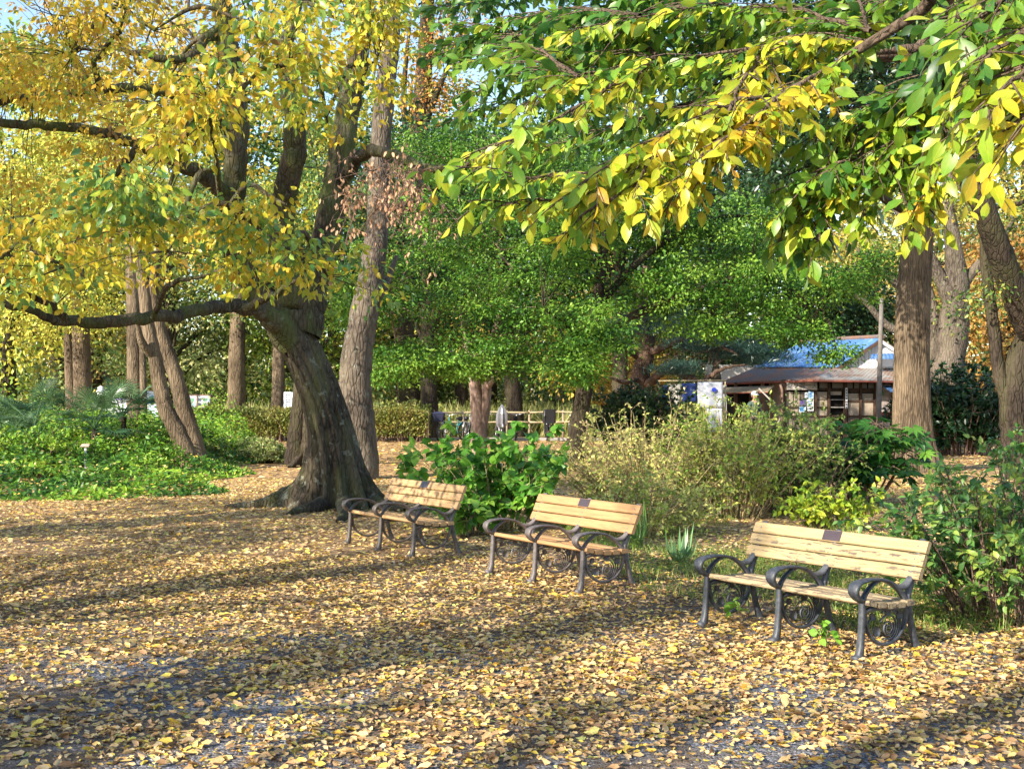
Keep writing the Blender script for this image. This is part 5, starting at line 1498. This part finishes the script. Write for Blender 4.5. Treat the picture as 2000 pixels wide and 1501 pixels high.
            for i in range(len(prof) - 1):
                for k in range(16): Fq.append((i*16+k, i*16+(k+1)%16, (i+1)*16+(k+1)%16, (i+1)*16+k))
            Fq.append(tuple(range((len(prof)-1)*16, len(prof)*16)))
            m_.add(V, Fq)
        m_.build('child_seat', seat, root)
        for s in (-.14, .14):
            m_ = MB(); m_.box(-.42, s - .03, .28, -.36, s + .03, .64); m_.build('footrest', M['blk'], root, bevel=.01)
    return root
D_ = 43.6
bicycle('bicycle with a wide navy covered front basket, nearest the hedge', fx(861, D_), D_ + .3, R(-98), M['silver'], M['navy'])
bicycle('teal framed bicycle turned half side-on beside the navy-basket one', fx(889, D_) , D_ - .3, R(-125), M['teal'])
bicycle('grey bicycle with a high black saddle just left of the forked pinkish trunk', fx(914, D_), D_ + .3, R(80), M['silver'])
bicycle('bicycle with a silver-grey rain cover over its child seat', fx(975, D_), D_ + .2, R(100), M['silver'], None, M['rain'])
bicycle('slim dark bicycle seen end-on under the middle of the rail', fx(1008, D_), D_ + .4, R(88), M['blk'])
bicycle('bicycle with a black child seat and black skirt guard, near the dark trunk', fx(1070, D_), D_ - .2, R(93), M['blk'], None, M['blk'])
bicycle('dark bicycle half hidden behind the single dark trunk', fx(1117, D_), D_ + .4, R(95), M['blk'])

# ------------------------------------------------------------------ boards and signs on the left
def board(name, label, px0, px1, py0, py1, d, face, framec, legs=True, roof=False, marks=None, catn='notice board'):
    x0, x1 = fx(px0, d), fx(px1, d); z1 = CAMH + (HY - py0) / F * d; z0 = CAMH + (HY - py1) / F * d
    cx = (x0 + x1) / 2; root = empty(name, (cx, d, 0), 0, label, catn); hw = (x1 - x0) / 2
    m_ = MB(); m_.box(-hw + .03, -.02, z0 + .03, hw - .03, .02, z1 - .03); m_.build('panel', face, root)
    m_ = MB()
    m_.box(-hw, -.04, z0, hw, .03, z0 + .04); m_.box(-hw, -.04, z1 - .04, hw, .03, z1)
    m_.box(-hw, -.04, z0 + .041, -hw + .045, .03, z1 - .041); m_.box(hw - .045, -.04, z0 + .041, hw, .03, z1 - .041)
    m_.build('frame', framec, root, bevel=.004)
    if legs:
        for s in (-1, 1):
            m_ = MB(); m_.box(s * hw - .04, .032, 0, s * hw + .04, .10, z1 + (.06 if roof else -.01)); m_.build('leg', framec, root, bevel=.004)
    if roof:
        m_ = MB(); m_.box(-hw - .1, -.2, z1 + .061, hw + .1, .25, z1 + .12); m_.build('roof', M['post'], root, bevel=.006)
    if marks: marks(root, hw, z0, z1)
    return root
M['boardwhite'] = plain('white_board', (.80, .80, .86), .35, .4, var=.06, scale=2)
M['boardblue'] = plain('pale_blue_board', (.50, .66, .82), .45, .4, var=.1, scale=2)
M['boardgrey'] = plain('pale_notice_panel', (.60, .62, .68), .5, .3, var=.08)
M['print_dark'] = plain('dark_print', (.10, .12, .15), .6, .2)
M['print_blue'] = plain('blue_print', (.05, .20, .42), .6, .2)
M['print_green'] = plain('green_print', (.15, .35, .20), .6, .2)
M['purple'] = plain('purple_frame', (.14, .08, .30), .5, .3)
M['brownframe'] = plain('brown_metal_frame', (.24, .15, .11), .5, .3)
board('white_board', 'plain white board with a purple edge left of the straight pale trunk', 213, 254, 778, 812, 40.5, M['boardwhite'], M['purple'], catn='board')
def marks_map(root, hw, z0, z1):
    g = np.random.default_rng(3)
    m_ = MB()
    for k in range(7):
        x = g.uniform(-hw * .75, hw * .6); z = z0 + (z1 - z0) * g.uniform(.15, .8); s = g.uniform(.05, .16)
        o = [(x + math.cos(a) * s * g.uniform(.6, 1.3), -.0225, z + math.sin(a) * s * .8 * g.uniform(.6, 1.2)) for a in np.linspace(0, 6.28, 9)[:-1]]
        m_.add(o, [tuple(range(8))])
    m_.build('map_print', M['print_blue'], root)
board('map_board', 'tall pale blue map board between the straight trunk and the leaning tree', 277, 324, 761, 790, 43.8, M['boardblue'], M['brownframe'], roof=True, marks=marks_map, catn='map board')
board('blue_sign', 'smaller light blue sign in front of the tall map board', 288, 310, 788, 819, 39.5, M['boardblue'], M['white'], catn='sign')
def marks_notice(root, hw, z0, z1):
    g = np.random.default_rng(4)
    for c in range(5):
        for r in range(3):
            x = -hw * .82 + c * hw * .37 + (0.06 if c > 1 else 0); z = z1 - .14 - r * .17; w_ = g.uniform(.10, .16)
            m_ = MB(); m_.box(x, -.026, z - .11, x + w_, -.0205, z); m_.build('poster', [M['white'], M['print_dark'], M['boardblue'], M['print_green'], M['print_dark']][g.integers(0, 5)], root)
    m_ = MB(); m_.box(-.02, -.042, z0 + .042, .02, -.021, z1 - .042); m_.build('divider', M['brownframe'], root)
board('notice_board', 'glazed notice board full of small posters above the clipped hedge', 358, 413, 770, 803, 45.5, M['boardgrey'], M['brownframe'], marks=marks_notice)
def marks_text(root, hw, z0, z1):
    for k in range(5):
        z = z1 - .10 - k * .085; m_ = MB(); m_.box(-hw * .7, -.026, z - .02, hw * (.6 if k % 2 else .3), -.0205, z); m_.build('text_line', M['print_dark'], root)
board('white_sign', 'small white text sign right of the reddish-brown trunk', 556, 572, 765, 795, 44.5, M['boardwhite'], M['white'], marks=marks_text, catn='sign')
# white lamp globe seen behind the palms
lr = empty('garden_lamp', (fx(197, 39), 39, 0), 0, 'round white lamp globe behind the sunlit fan palm', 'lamp')
m_ = MB(); m_.tube([(0,0,0),(0,0,1.55)], .035, 10); m_.build('post', M['post'], lr, True)
m_ = MB(); m_.tube([(0,0,1.5),(0,0,1.56),(0,0,1.66),(0,0,1.78),(0,0,1.88),(0,0,1.92)], [.05,.09,.13,.13,.09,.02], 18); m_.build('globe', M['white'], lr, True)
# plant label
lr = empty('plant_label', (fx(167, 24.3), 24.3, 0), 0, 'small tan plant label on a white stake in the green bed', 'plant label')
m_ = MB(); m_.box(-.02, -.012, 0, .02, .012, .62); m_.build('stake', M['white'], lr, bevel=.003)
m_ = MB(); m_.box(-.085, -.06, .621, .085, .05, .645); o = m_.build('plate', plain('tan_plate', (.50, .36, .28), .5, .3), lr, bevel=.004); o.rotation_euler = (R(22), 0, 0); o.location = (0, .235, .06)
# red hydrant behind the leaning tree
hr = empty('fire_hydrant', (fx(303, 34), 34, 0), 0, 'red hydrant and white pipe glimpsed left of the leaning tree', 'hydrant')
m_ = MB(); m_.tube([(0,0,0),(0,0,.45),(0,0,.5),(0,0,.62),(0,0,.70)], [.09,.09,.13,.12,.03], 14); m_.tube([(-.16,0,.4),(.16,0,.4)], .05, 10); m_.build('body', M['redp'], hr, True)
m_ = MB(); m_.tube([(-.12,.1,0),(-.12,.1,.95)], .022, 8); m_.build('pipe', M['white'], hr, True)

# ------------------------------------------------------------------ tea house
def corr(name, col, rust, ramount, sx_=34):
    m, nt, b = newmat(name)
    n = noise_tex(nt, mapping(nt, (1, 1, 1)), 1.6, 7, .7, .4); n2 = noise_tex(nt, mapping(nt, (1, 1, 4)), 9, 5, .6)
    c = mixc(nt, ramp(nt, [(.5 - ramount, (0, 0, 0)), (.62 - ramount, (1, 1, 1))], n).outputs[0], col, rust)
    c = mixc(nt, ramp(nt, [(.35, (0, 0, 0)), (.75, (.5, .5, .5))], n2).outputs[0], c, tuple(x * .6 for x in col))
    nt.links.new(c, b.inputs['Base Color']); b.inputs['Roughness'].default_value = .45; b.inputs['Specular IOR Level'].default_value = .4
    return m
M['blue_roof'] = corr('blue_painted_sheet', (.08, .20, .46), (.20, .34, .56), .0)
M['rust_roof'] = corr('rusty_sheet', (.17, .14, .13), (.30, .14, .075), .05)
M['pale_roof'] = corr('pale_patched_sheet', (.34, .33, .31), (.30, .17, .11), .05)
M['siding'] = plain('pale_grey_siding', (.60, .60, .62), .6, .3, var=.12)
M['oldwood'] = plain('dark_old_timber', (.075, .045, .03), .8, .2, var=.4, scale=6)
M['shoji'] = plain('dusty_beige_pane', (.40, .32, .24), .5, .4, var=.2, scale=3)
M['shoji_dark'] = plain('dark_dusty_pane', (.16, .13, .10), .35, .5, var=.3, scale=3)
M['black_in'] = plain('interior_shade_black', (.015, .013, .012), .9, .1)  # near-black colour stands in for the unlit rooms
M['signwhite'] = plain('weathered_sign_board', (.50, .45, .40), .6, .3, var=.12)
M['plaster'] = plain('pinkish_plaster', (.48, .40, .36), .85, .2, var=.15)
M['redbrown'] = plain('red_brown_gutter', (.22, .07, .05), .5, .3)
hb = np.array((10.5, 40.0, 0.0))
th = empty('tea_house', tuple(hb), 0, 'old timber tea house with blue sheet roof and rusty lower roof behind the bushes', 'building')
def hp(px, py, d): return at(px, py, d) - hb
def sheet(name, quad, mat, n, t=.03, amp=.02):
    """corrugated sheet: ribs run from edge 0-1 to edge 3-2"""
    q = [np.array(p) for p in quad]; mb = MB(); V = []
    nn = np.cross(q[1] - q[0], q[3] - q[0]); nn = nn / np.linalg.norm(nn)
    if nn[2] < 0: nn = -nn
    for i in range(n * 2 + 1):
        u = i / (n * 2); a = q[0] * (1 - u) + q[1] * u; b2 = q[3] * (1 - u) + q[2] * u; o = nn * (amp if i % 2 else 0)
        V += [a + o, b2 + o, a + o - nn * t, b2 + o - nn * t]
    Fq = []
    for i in range(n * 2):
        k = i * 4; Fq += [(k, k+4, k+5, k+1), (k+2, k+3, k+7, k+6), (k, k+2, k+6, k+4), (k+1, k+5, k+7, k+3)]
    k = n * 8; Fq += [(0, 1, 3, 2), (k, k+2, k+3, k+1)]
    mb.add(V, Fq); return mb.build(name, mat, th)
A = hp(1720, 660, 40.0); B = hp(1566, 668, 43.6); C1 = hp(1634, 716, 39.9); C2 = hp(1473, 716, 41.6)
Ar = A + np.array((.0, .0, 0)); E1 = hp(1812, 722, 40.2); E2 = E1 + (B - A)
sheet('blue_roof', [A, B, C2, C1], M['blue_roof'], 26)
sheet('upper_roof_back', [A + (.0, .0, .0), B, E2, E1], M['pale_roof'], 22)
m_ = MB(); m_.tube([A + (.06, -.1, .05), B + (0, .1, .05)], .07, 8); m_.build('ridge_cap', M['rust_roof'], th)
# gable wall made of vertical boards
mb = 26
gz0 = C1[2] - .04
for i in range(mb):
    x0 = C1[0] + .12 + (E1[0] - C1[0] - .2) * i / mb; x1 = x0 + (E1[0] - C1[0] - .2) / mb - .012; xm = (x0 + x1) / 2
    zt = C1[2] + (A[2] - C1[2]) * ((xm - C1[0]) / (A[0] - C1[0]) if xm < A[0] else (E1[0] - xm) / (E1[0] - A[0])) - .07
    if zt < gz0 + .02: continue
    m_ = MB(); m_.box(x0, .14 + .012 * (i % 2), gz0, x1, .17, zt); m_.build('gable_board', M['siding'], th)
m_ = MB(); m_.slab([C1 + (0, -.02, -.035), A + (0, -.02, -.035), A + (0, .03, -.035), C1 + (0, .03, -.035)], .10); m_.build('barge_board', M['oldwood'], th)
m_ = MB(); m_.slab([A + (0, -.02, -.035), E1 + (0, -.02, -.035), E1 + (0, .03, -.035), A + (0, .03, -.035)], .10); m_.build('barge_board', M['siding'], th)
# small pent roof over the gable vent
sheet('pent_roof', [hp(1702, 692, 39.9), hp(1745, 690, 39.9), hp(1748, 700, 39.4), hp(1700, 700, 39.4)], M['blue_roof'], 6)
m_ = MB(); m_.box(hp(1712,0,40)[0], .08, hp(0,716,40)[2], hp(1745,0,40)[0], .13, hp(0,699,40)[2]); m_.build('vent_panel', M['white'], th)
# lower skirt roofs
G0 = hp(1634, 717, 40.05); G1 = hp(1840, 724, 40.3); H0 = hp(1588, 740.5, 38.7); H1 = hp(1850, 745, 38.9)
sheet('lower_roof', [G0, G1, H1, H0], M['pale_roof'], 30)
I0 = hp(1473, 718, 41.7); J0 = hp(1402, 748, 41.2)
sheet('lower_roof', [G0, I0, J0, H0], M['rust_roof'], 26)
m_ = MB(); m_.tube([H0 + (0, -.02, -.05), H1 + (0, -.02, -.03)], .032, 8); m_.build('gutter', M['redbrown'], th)
m_ = MB(); m_.tube([H0 + (0, -.02, -.05), J0 + (0, -.02, -.03)], .032, 8); m_.build('gutter', M['redbrown'], th)
# front wall (local y about -.2): backing, posts, rails, panes
wy = -.55; wD = 40 + wy
X_ = lambda px: (px - 1000) / F * wD - hb[0]
Z_ = lambda py: CAMH + (HY - py) / F * wD
ztop = Z_(741)
m_ = MB(); m_.box(X_(1531), wy + .10, 0, X_(1850), wy + .20, ztop); m_.build('wall', M['black_in'], th)  # backing sheet coloured near-black as the shade of the room behind the panes
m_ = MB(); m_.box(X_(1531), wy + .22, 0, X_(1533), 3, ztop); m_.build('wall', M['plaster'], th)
for px, w_ in ((1531, .14), (1593, .08), (1619, .07), (1651, .10), (1681, .07), (1711, .12), (1745, .12), (1800, .1)):
    m_ = MB(); m_.box(X_(px) - w_/2, wy - .06, 0, X_(px) + w_/2, wy + .095, ztop); m_.build('post', M['oldwood'], th, bevel=.006)
for py, a, b2 in ((760, 1531, 1711), (764, 1655, 1711), (795, 1531, 1619), (783, 1651, 1711), (812, 1531, 1711)):
    m_ = MB(); m_.box(X_(a) + .07, wy - .02, Z_(py) - .025, X_(b2) - .06, wy + .06, Z_(py) + .025); m_.build('rail', M['oldwood'], th, bevel=.004)
def pane(x0, x1, y0, y1, mat, name='pane', off=.03):
    m_ = MB(); m_.box(X_(x0), wy + off, Z_(y1), X_(x1), wy + off + .02, Z_(y0)); return m_.build(name, mat, th)
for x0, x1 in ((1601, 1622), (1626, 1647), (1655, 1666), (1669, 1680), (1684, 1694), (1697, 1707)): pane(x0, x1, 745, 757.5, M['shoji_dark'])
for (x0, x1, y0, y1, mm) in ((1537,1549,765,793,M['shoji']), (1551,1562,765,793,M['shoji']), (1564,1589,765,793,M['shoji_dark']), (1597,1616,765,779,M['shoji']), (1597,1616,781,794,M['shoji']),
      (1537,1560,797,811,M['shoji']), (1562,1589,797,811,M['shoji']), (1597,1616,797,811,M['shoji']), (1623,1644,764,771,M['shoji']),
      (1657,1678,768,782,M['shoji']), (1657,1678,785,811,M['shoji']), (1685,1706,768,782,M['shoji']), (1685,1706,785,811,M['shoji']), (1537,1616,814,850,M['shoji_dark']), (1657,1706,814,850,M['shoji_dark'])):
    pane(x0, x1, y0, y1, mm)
pane(1714, 1742, 750, 850, M['plaster'], 'plaster_panel')
pane(1716, 1726, 763, 772, M['print_green'], 'green_plate', .012)
m_ = MB(); m_.box(X_(1622), wy - .05, Z_(796), X_(1648), wy + .04, Z_(794)); m_.build('window_sill', M['signwhite'], th)
m_ = MB(); m_.box(X_(1622), wy - .01, Z_(781), X_(1648), wy + .03, Z_(779.6)); m_.build('window_bar', M['signwhite'], th)
# posters and the sign board
for (x0, x1, y0, y1, mm) in ((1578,1588,764,778,'boardblue'), (1561,1573,780,792,'print_dark'), (1575,1588,779,802,'white'), (1560,1573,794,804,'boardblue'), (1571,1576,766,778,'white')):
    m_ = MB(); m_.box(X_(x0), wy - .08, Z_(y1), X_(x1), wy - .065, Z_(y0)); po = m_.build('poster', M[mm], th)
    g = np.random.default_rng(int(x0))
    m_ = MB()
    for k in range(4):
        zz = Z_(y1) + (Z_(y0) - Z_(y1)) * (.15 + .2 * k); m_.box(X_(x0) + .02, wy - .084, zz, X_(x0) + (X_(x1) - X_(x0)) * g.uniform(.5, .85), wy - .0805, zz + .035)
    m_.build('print', M['print_blue' if mm != 'print_dark' else 'purple'], po)
for (px, y0, y1) in ((1652, 757, 783), (1652, 785, 797)):
    m_ = MB(); m_.box(X_(px) - .035, wy - .085, Z_(y1), X_(px) + .035, wy - .065, Z_(y0)); po = m_.build('wall_plate', M['white'], th)
    m_ = MB()
    for k in range(4): 
        zz = Z_(y0) - .05 - k * .09
        if zz - .05 > Z_(y1): m_.box(X_(px) - .018, wy - .089, zz - .05, X_(px) + .018, wy - .0855, zz)
    m_.build('print', M['print_dark'], po)
m_ = MB(); m_.box(X_(1535), wy - .14, Z_(761), X_(1594), wy - .10, Z_(744.5)); sg_ = m_.build('sign_board', M['signwhite'], th, bevel=.005)
cu = bpy.data.curves.new('lettering', 'FONT'); cu.body = 'つり堀一天'; cu.size = .20; cu.extrude = .003; cu.align_x = 'CENTER'; cu.align_y = 'CENTER'
to = bpy.data.objects.new('tmp_text', cu); COL.objects.link(to)
dg = bpy.context.evaluated_depsgraph_get(); me = bpy.data.meshes.new_from_object(to.evaluated_get(dg)); bpy.data.objects.remove(to)
me.materials.clear(); me.materials.append(M['print_dark'])
lt = link('lettering', me, sg_); lt.location = ((X_(1535) + X_(1594)) / 2, wy - .145, (Z_(744.5) + Z_(761)) / 2); lt.rotation_euler = (R(90), 0, 0)
# left wing under the rusty roof
wl = MB(); wl.box(X_(1440), 1.3, 0, X_(1529), 1.4, 2.1); wl.build('wall', M['black_in'], th)  # near-black sheet painted as the dark inside of the wing
for px, w_ in ((1448, .1), (1478, .08), (1502, .1), (1518, .1)):
    m_ = MB(); m_.box(X_(px) - w_/2, .4, 0, X_(px) + w_/2, .5, 2.05); m_.build('post', M['oldwood'] if px < 1500 else M['brownframe'], th, bevel=.005)
for (x0, x1) in ((1482, 1500), (1505, 1517)): 
    m_ = MB(); m_.box(X_(x0), .46, .9, X_(x1), .49, 1.85); m_.build('pane', M['shoji_dark'], th)
m_ = MB(); q = [hp(1412, 756, 40.6), hp(1512, 753, 39.6), hp(1500, 764, 38.7), hp(1412, 766, 39.7)]; m_.slab(q, .03); m_.build('awning', M['post'], th)
m_ = MB(); m_.tube([q[2] + (0, 0, -.03), q[3] + (0, 0, -.03)], .018, 6); m_.build('awning_edge', M['redbrown'], th)
m_ = MB(); m_.tube([hp(1482, 758, 38.6), hp(1510, 786, 38.6)], .025, 6); m_.build('awning_strut', M['signwhite'], th)
# downpipe
m_ = MB(); m_.tube([(X_(1522), wy - .12, 1.98), (X_(1526), wy - .12, 1.8), (X_(1526), wy - .12, .05)], .045, 8); m_.build('downpipe', M['brownframe'], th, True)
# lean-to on the right
sheet('side_roof', [hp(1724, 752, 39.4), hp(1850, 760, 39.6), hp(1860, 776, 38.6), hp(1740, 764, 38.4)], M['blue_roof'], 9)
# utility pole
up = empty('wooden_pole', (fx(1716, 37.6), 37.6, 0), 0, 'weathered grey pole standing in front of the gable of the tea house', 'pole')
m_ = MB(); m_.tube([(0,0,-.1),(.01,0,1.5),(.05,0,3),(.09,0,4.6)], [.085,.08,.07,.06], 14); m_.build('shaft', plain('grey_pole_wood', (.17, .15, .13), .85, .2, var=.25, bmp=.5), up, True)
# red box and stacked stools in front
rbx = empty('red_crate', (fx(1733, 38.2), 38.2, 0), 0, 'red plastic crate on a stand between the wooden pole and the ridged trunk', 'crate')
m_ = MB(); z = CAMH + (HY - 815) / F * 38.2
m_.box(-.17, -.15, z, .17, .15, z + .04); m_.box(-.17, -.15, z + .041, .17, -.13, z + .17); m_.box(-.17, .13, z + .041, .17, .15, z + .17); m_.box(-.17, -.129, z + .041, -.15, .129, z + .17); m_.box(.15, -.129, z + .041, .17, .129, z + .17)
m_.build('tray', M['redp'], rbx, bevel=.004)
m_ = MB(); 
for a in (-.14, .14):
    for b2 in (-.12, .12): m_.box(a - .015, b2 - .015, 0, a + .015, b2 + .015, z - .002)
m_.build('stand', M['oldwood'], rbx)

# hanging cloths on a line at the left of the tea house
ln = empty('cloth_line', (fx(1350, 36.6), 36.7, 0), 0, 'thin pole rack carrying hanging cloths left of the tea house', 'rack')
m_ = MB(); zt = CAMH + (HY - 744) / F * 36.6
ox = fx(1350, 36.6)
m_.tube([(fx(1285, 36.6) - ox, 0, zt + .01), (fx(1420, 36.6) - ox, 0, zt + .02)], .018, 8); m_.build('rail', M['bamboo'], ln, True)
for px in (1288, 1418):
    m_ = MB(); m_.tube([(fx(px, 36.6) - ox, .03, 0), (fx(px, 36.6) - ox, .03, zt)], .022, 8); m_.build('post', M['bamboo'], ln, True)
def cloth(label, px0, px1, py0, py1, mat, seed, emblem=False):
    d = 36.6; x0, x1 = fx(px0, d), fx(px1, d); z0, z1 = CAMH + (HY - py1) / F * d, CAMH + (HY - py0) / F * d
    nx_, nz_ = 14, 8; V, Fq = [], []
    for k in range(nz_ + 1):
        for i in range(nx_ + 1):
            u, v = i / nx_, k / nz_
            V.append((x0 + (x1 - x0) * u, d - .03 + .025 * math.sin(u * 9 + seed) * (v + .2), z1 - (z1 - z0) * v + .01 * math.sin(u * 7 + seed) * v))
    for k in range(nz_):
        for i in range(nx_): a = k * (nx_ + 1) + i; Fq.append((a, a + 1, a + nx_ + 2, a + nx_ + 1))
    mb = MB(); c = ((x0 + x1) / 2, d, 0); mb.add([tuple(np.array(v) - np.array((c[0], d, 0))) for v in V], Fq)
    root = empty('hanging_cloth', (c[0], d, 0), 0, label, 'cloth', 'cloths hanging by the tea house')
    o = mb.build('fabric', mat, root, True); so = o.modifiers.new('solid', 'SOLIDIFY'); so.thickness = .006
    if emblem:
        ex = fx(1394, d) - c[0]; ez = CAMH + (HY - 761) / F * d; m_ = MB()
        m_.add([(ex + math.cos(a) * .07, -.075, ez + math.sin(a) * .07) for a in np.linspace(0, 2*math.pi, 25)[:-1]] + [(ex + math.cos(a) * .07, -.068, ez + math.sin(a) * .07) for a in np.linspace(0, 2*math.pi, 25)[:-1]],
               [tuple(range(24))] + [(i, (i+1) % 24, 24 + (i+1) % 24, 24 + i) for i in range(24)])
        m_.build('round_emblem', M['print_blue2'], root)
        for i in range(6):
            a = i * math.pi / 3; m_ = MB(); px_, pz_ = ex + math.cos(a) * .105, ez - .02 + math.sin(a) * .105 
            if math.sin(a) > .5: continue
            m_.box(px_ - .012, -.072, pz_ - .008, px_ + .012, -.068, pz_ + .008); m_.build('mark', M['print_blue2'], root)
M['print_blue2'] = plain('royal_blue_print', (.03, .05, .40), .6, .2)
M['clothwhite'] = plain('shade_greyed_white_cloth', (.42, .44, .50), .9, .1, var=.08)  # white fabric greyed so that its colour carries the shade
M['clothbeige'] = plain('beige_cloth', (.50, .46, .40), .9, .1)
M['clothnavy'] = plain('navy_indigo_cloth', (.02, .035, .12), .9, .1)
cloth('white cloth with a blue round emblem beside the tea house', 1362, 1411, 746, 796, M['clothwhite'], 1, True)
cloth('long narrow white cloth hanging below the emblem cloth', 1381, 1410, 797, 842, M['clothwhite'], 2)
cloth('dark indigo cloth between the beige and the white ones', 1331, 1360, 748, 784, M['clothnavy'], 3)
cloth('beige cloth left of the indigo one', 1306, 1329, 750, 790, M['clothbeige'], 4)
cloth('dull navy cloth leftmost on the rack', 1292, 1304, 752, 782, M['clothnavy'], 5)
wb = empty('wooden_barrel', (fx(1322, 35.8), 35.8, 0), 0, 'brown wooden barrel below the hanging cloths', 'barrel')
m_ = MB(); m_.tube([(0,0,0),(0,0,.12),(0,0,.4),(0,0,.66),(0,0,.74)], [.24,.27,.3,.28,.25], 18); m_.build('staves', M['oldwood'], wb, True)
for z in (.15, .6):
    m_ = MB(); m_.tube([(0,0,z),(0,0,z+.04)], .30, 18); m_.build('hoop', M['brownframe'], wb, True)
# grey block wall behind the pine
m_ = MB(); m_.box(-1.3, -.1, 0, 1.2, .1, CAMH + (HY - 712) / F * 50); o = m_.build('block_wall', plain('grey_blockwork', (.34, .32, .30), .9, .2, var=.15, bmp=.4), None); o.location = (fx(1440, 50), 50, 0)
tag(o, 'grey wall glimpsed between the pine and the rusty roof', 'wall')

# ------------------------------------------------------------------ person with a white cap
M['skin'] = plain('skin', (.50, .30, .21), .6, .3, var=.05)
M['shirt'] = plain('dull_green_jacket', (.10, .15, .12), .85, .2)
M['trousers'] = plain('dark_trousers', (.04, .04, .05), .85, .2)
M['hair'] = plain('dark_hair', (.02, .018, .015), .6, .3)
def skinned(name, verts, edges, radii, parent, mats, rootv=0, matf=None):
    me = bpy.data.meshes.new(name); me.from_pydata(verts, edges, []); 
    for mm in mats: me.materials.append(mm)
    o = link(name, me, parent)
    o.modifiers.new('skin', 'SKIN'); 
    ly = me.skin_vertices[0].data if me.skin_vertices else None
    for i, r in enumerate(radii): ly[i].radius = (r, r) if not isinstance(r, tuple) else r; ly[i].use_root = (i == rootv)
    s = o.modifiers.new('sub', 'SUBSURF'); s.levels = 1; s.render_levels = 2
    return o
pd2 = 38.0
pe = empty('person', (fx(1473, pd2), pd2, 0), R(20), 'person in a white cap and green jacket standing under the awning of the tea house', 'person')
bv = [(0,0,.93),(0,.01,1.10),(0,.01,1.28),(0,0,1.40),(0,-.01,1.47),(0,-.02,1.53),(0,-.03,1.60),(0,-.02,1.68),
      (-.17,0,1.37),(-.21,.02,1.10),(-.19,-.12,.90),(.17,0,1.37),(.21,.02,1.10),(.19,-.12,.90),
      (-.09,0,.86),(-.10,-.01,.48),(-.10,.02,.08),(-.10,-.12,.03),(.09,0,.86),(.10,-.01,.48),(.10,.02,.08),(.10,-.12,.03),
      (-.18,-.17,.85),(.18,-.17,.85)]
be = [(0,1),(1,2),(2,3),(3,4),(4,5),(5,6),(6,7),(3,8),(8,9),(9,10),(10,22),(3,11),(11,12),(12,13),(13,23),(0,14),(14,15),(15,16),(16,17),(0,18),(18,19),(19,20),(20,21)]
br = [.13,.12,.14,.08,.052,.062,.088,.078,.062,.046,.034,.062,.046,.034,.085,.06,.045,.035,.085,.06,.045,.035,.026,.026]
try:
    skinned('body', bv, be, br, pe, [M['skin']])
    jv = [(0,0,.88),(0,.01,1.10),(0,.01,1.28),(0,0,1.38),(-.17,0,1.37),(-.21,.02,1.10),(-.19,-.11,.93),(.17,0,1.37),(.21,.02,1.10),(.19,-.11,.93)]
    skinned('jacket', jv, [(0,1),(1,2),(2,3),(3,4),(4,5),(5,6),(3,7),(7,8),(8,9)], [.155,.145,.16,.09,.075,.06,.05,.075,.06,.05], pe, [M['shirt']])
    tv = [(0,0,.92),(-.09,0,.84),(-.10,-.01,.48),(-.10,.02,.12),(.09,0,.84),(.10,-.01,.48),(.10,.02,.12)]
    skinned('trousers', tv, [(0,1),(1,2),(2,3),(0,4),(4,5),(5,6)], [.15,.10,.075,.065,.10,.075,.065], pe, [M['trousers']])
except Exception as ex:
    print('person failed', ex)
m_ = MB(); m_.tube([(0,-.02,1.635),(0,-.02,1.66),(0,-.02,1.71),(0,-.02,1.745),(0,-.02,1.755)], [.105,.108,.095,.06,.01], 18)
m_.add([(-.08,-.10,1.655),(.08,-.10,1.655),(.06,-.20,1.635),(-.06,-.20,1.635),(-.08,-.10,1.645),(.08,-.10,1.645),(.06,-.20,1.627),(-.06,-.20,1.627)], [(0,1,2,3),(4,7,6,5),(0,3,7,4),(1,5,6,2),(3,2,6,7),(0,4,5,1)])
m_.build('cap', M['white'], pe, True)
m_ = MB(); m_.tube([(0,.03,1.50),(0,.03,1.56),(0,.02,1.63)], [.05,.085,.10], 14); m_.build('hair', M['hair'], pe, True)
m_ = MB(); m_.tube([(0,-.105,1.585),(0,-.135,1.57),(0,-.11,1.562)], [.008,.014,.008], 8)
for s in (-1, 1): m_.tube([(s*.088,-.02,1.57),(s*.098,-.015,1.60),(s*.09,-.01,1.62)], [.012,.016,.010], 8)
m_.build('face_features', M['skin'], pe, True)
m_ = MB()
for s in (-.032, .032): m_.tube([(s,-.112,1.605),(s,-.118,1.605)], .010, 8)
m_.build('eyes', M['hair'], pe, True)
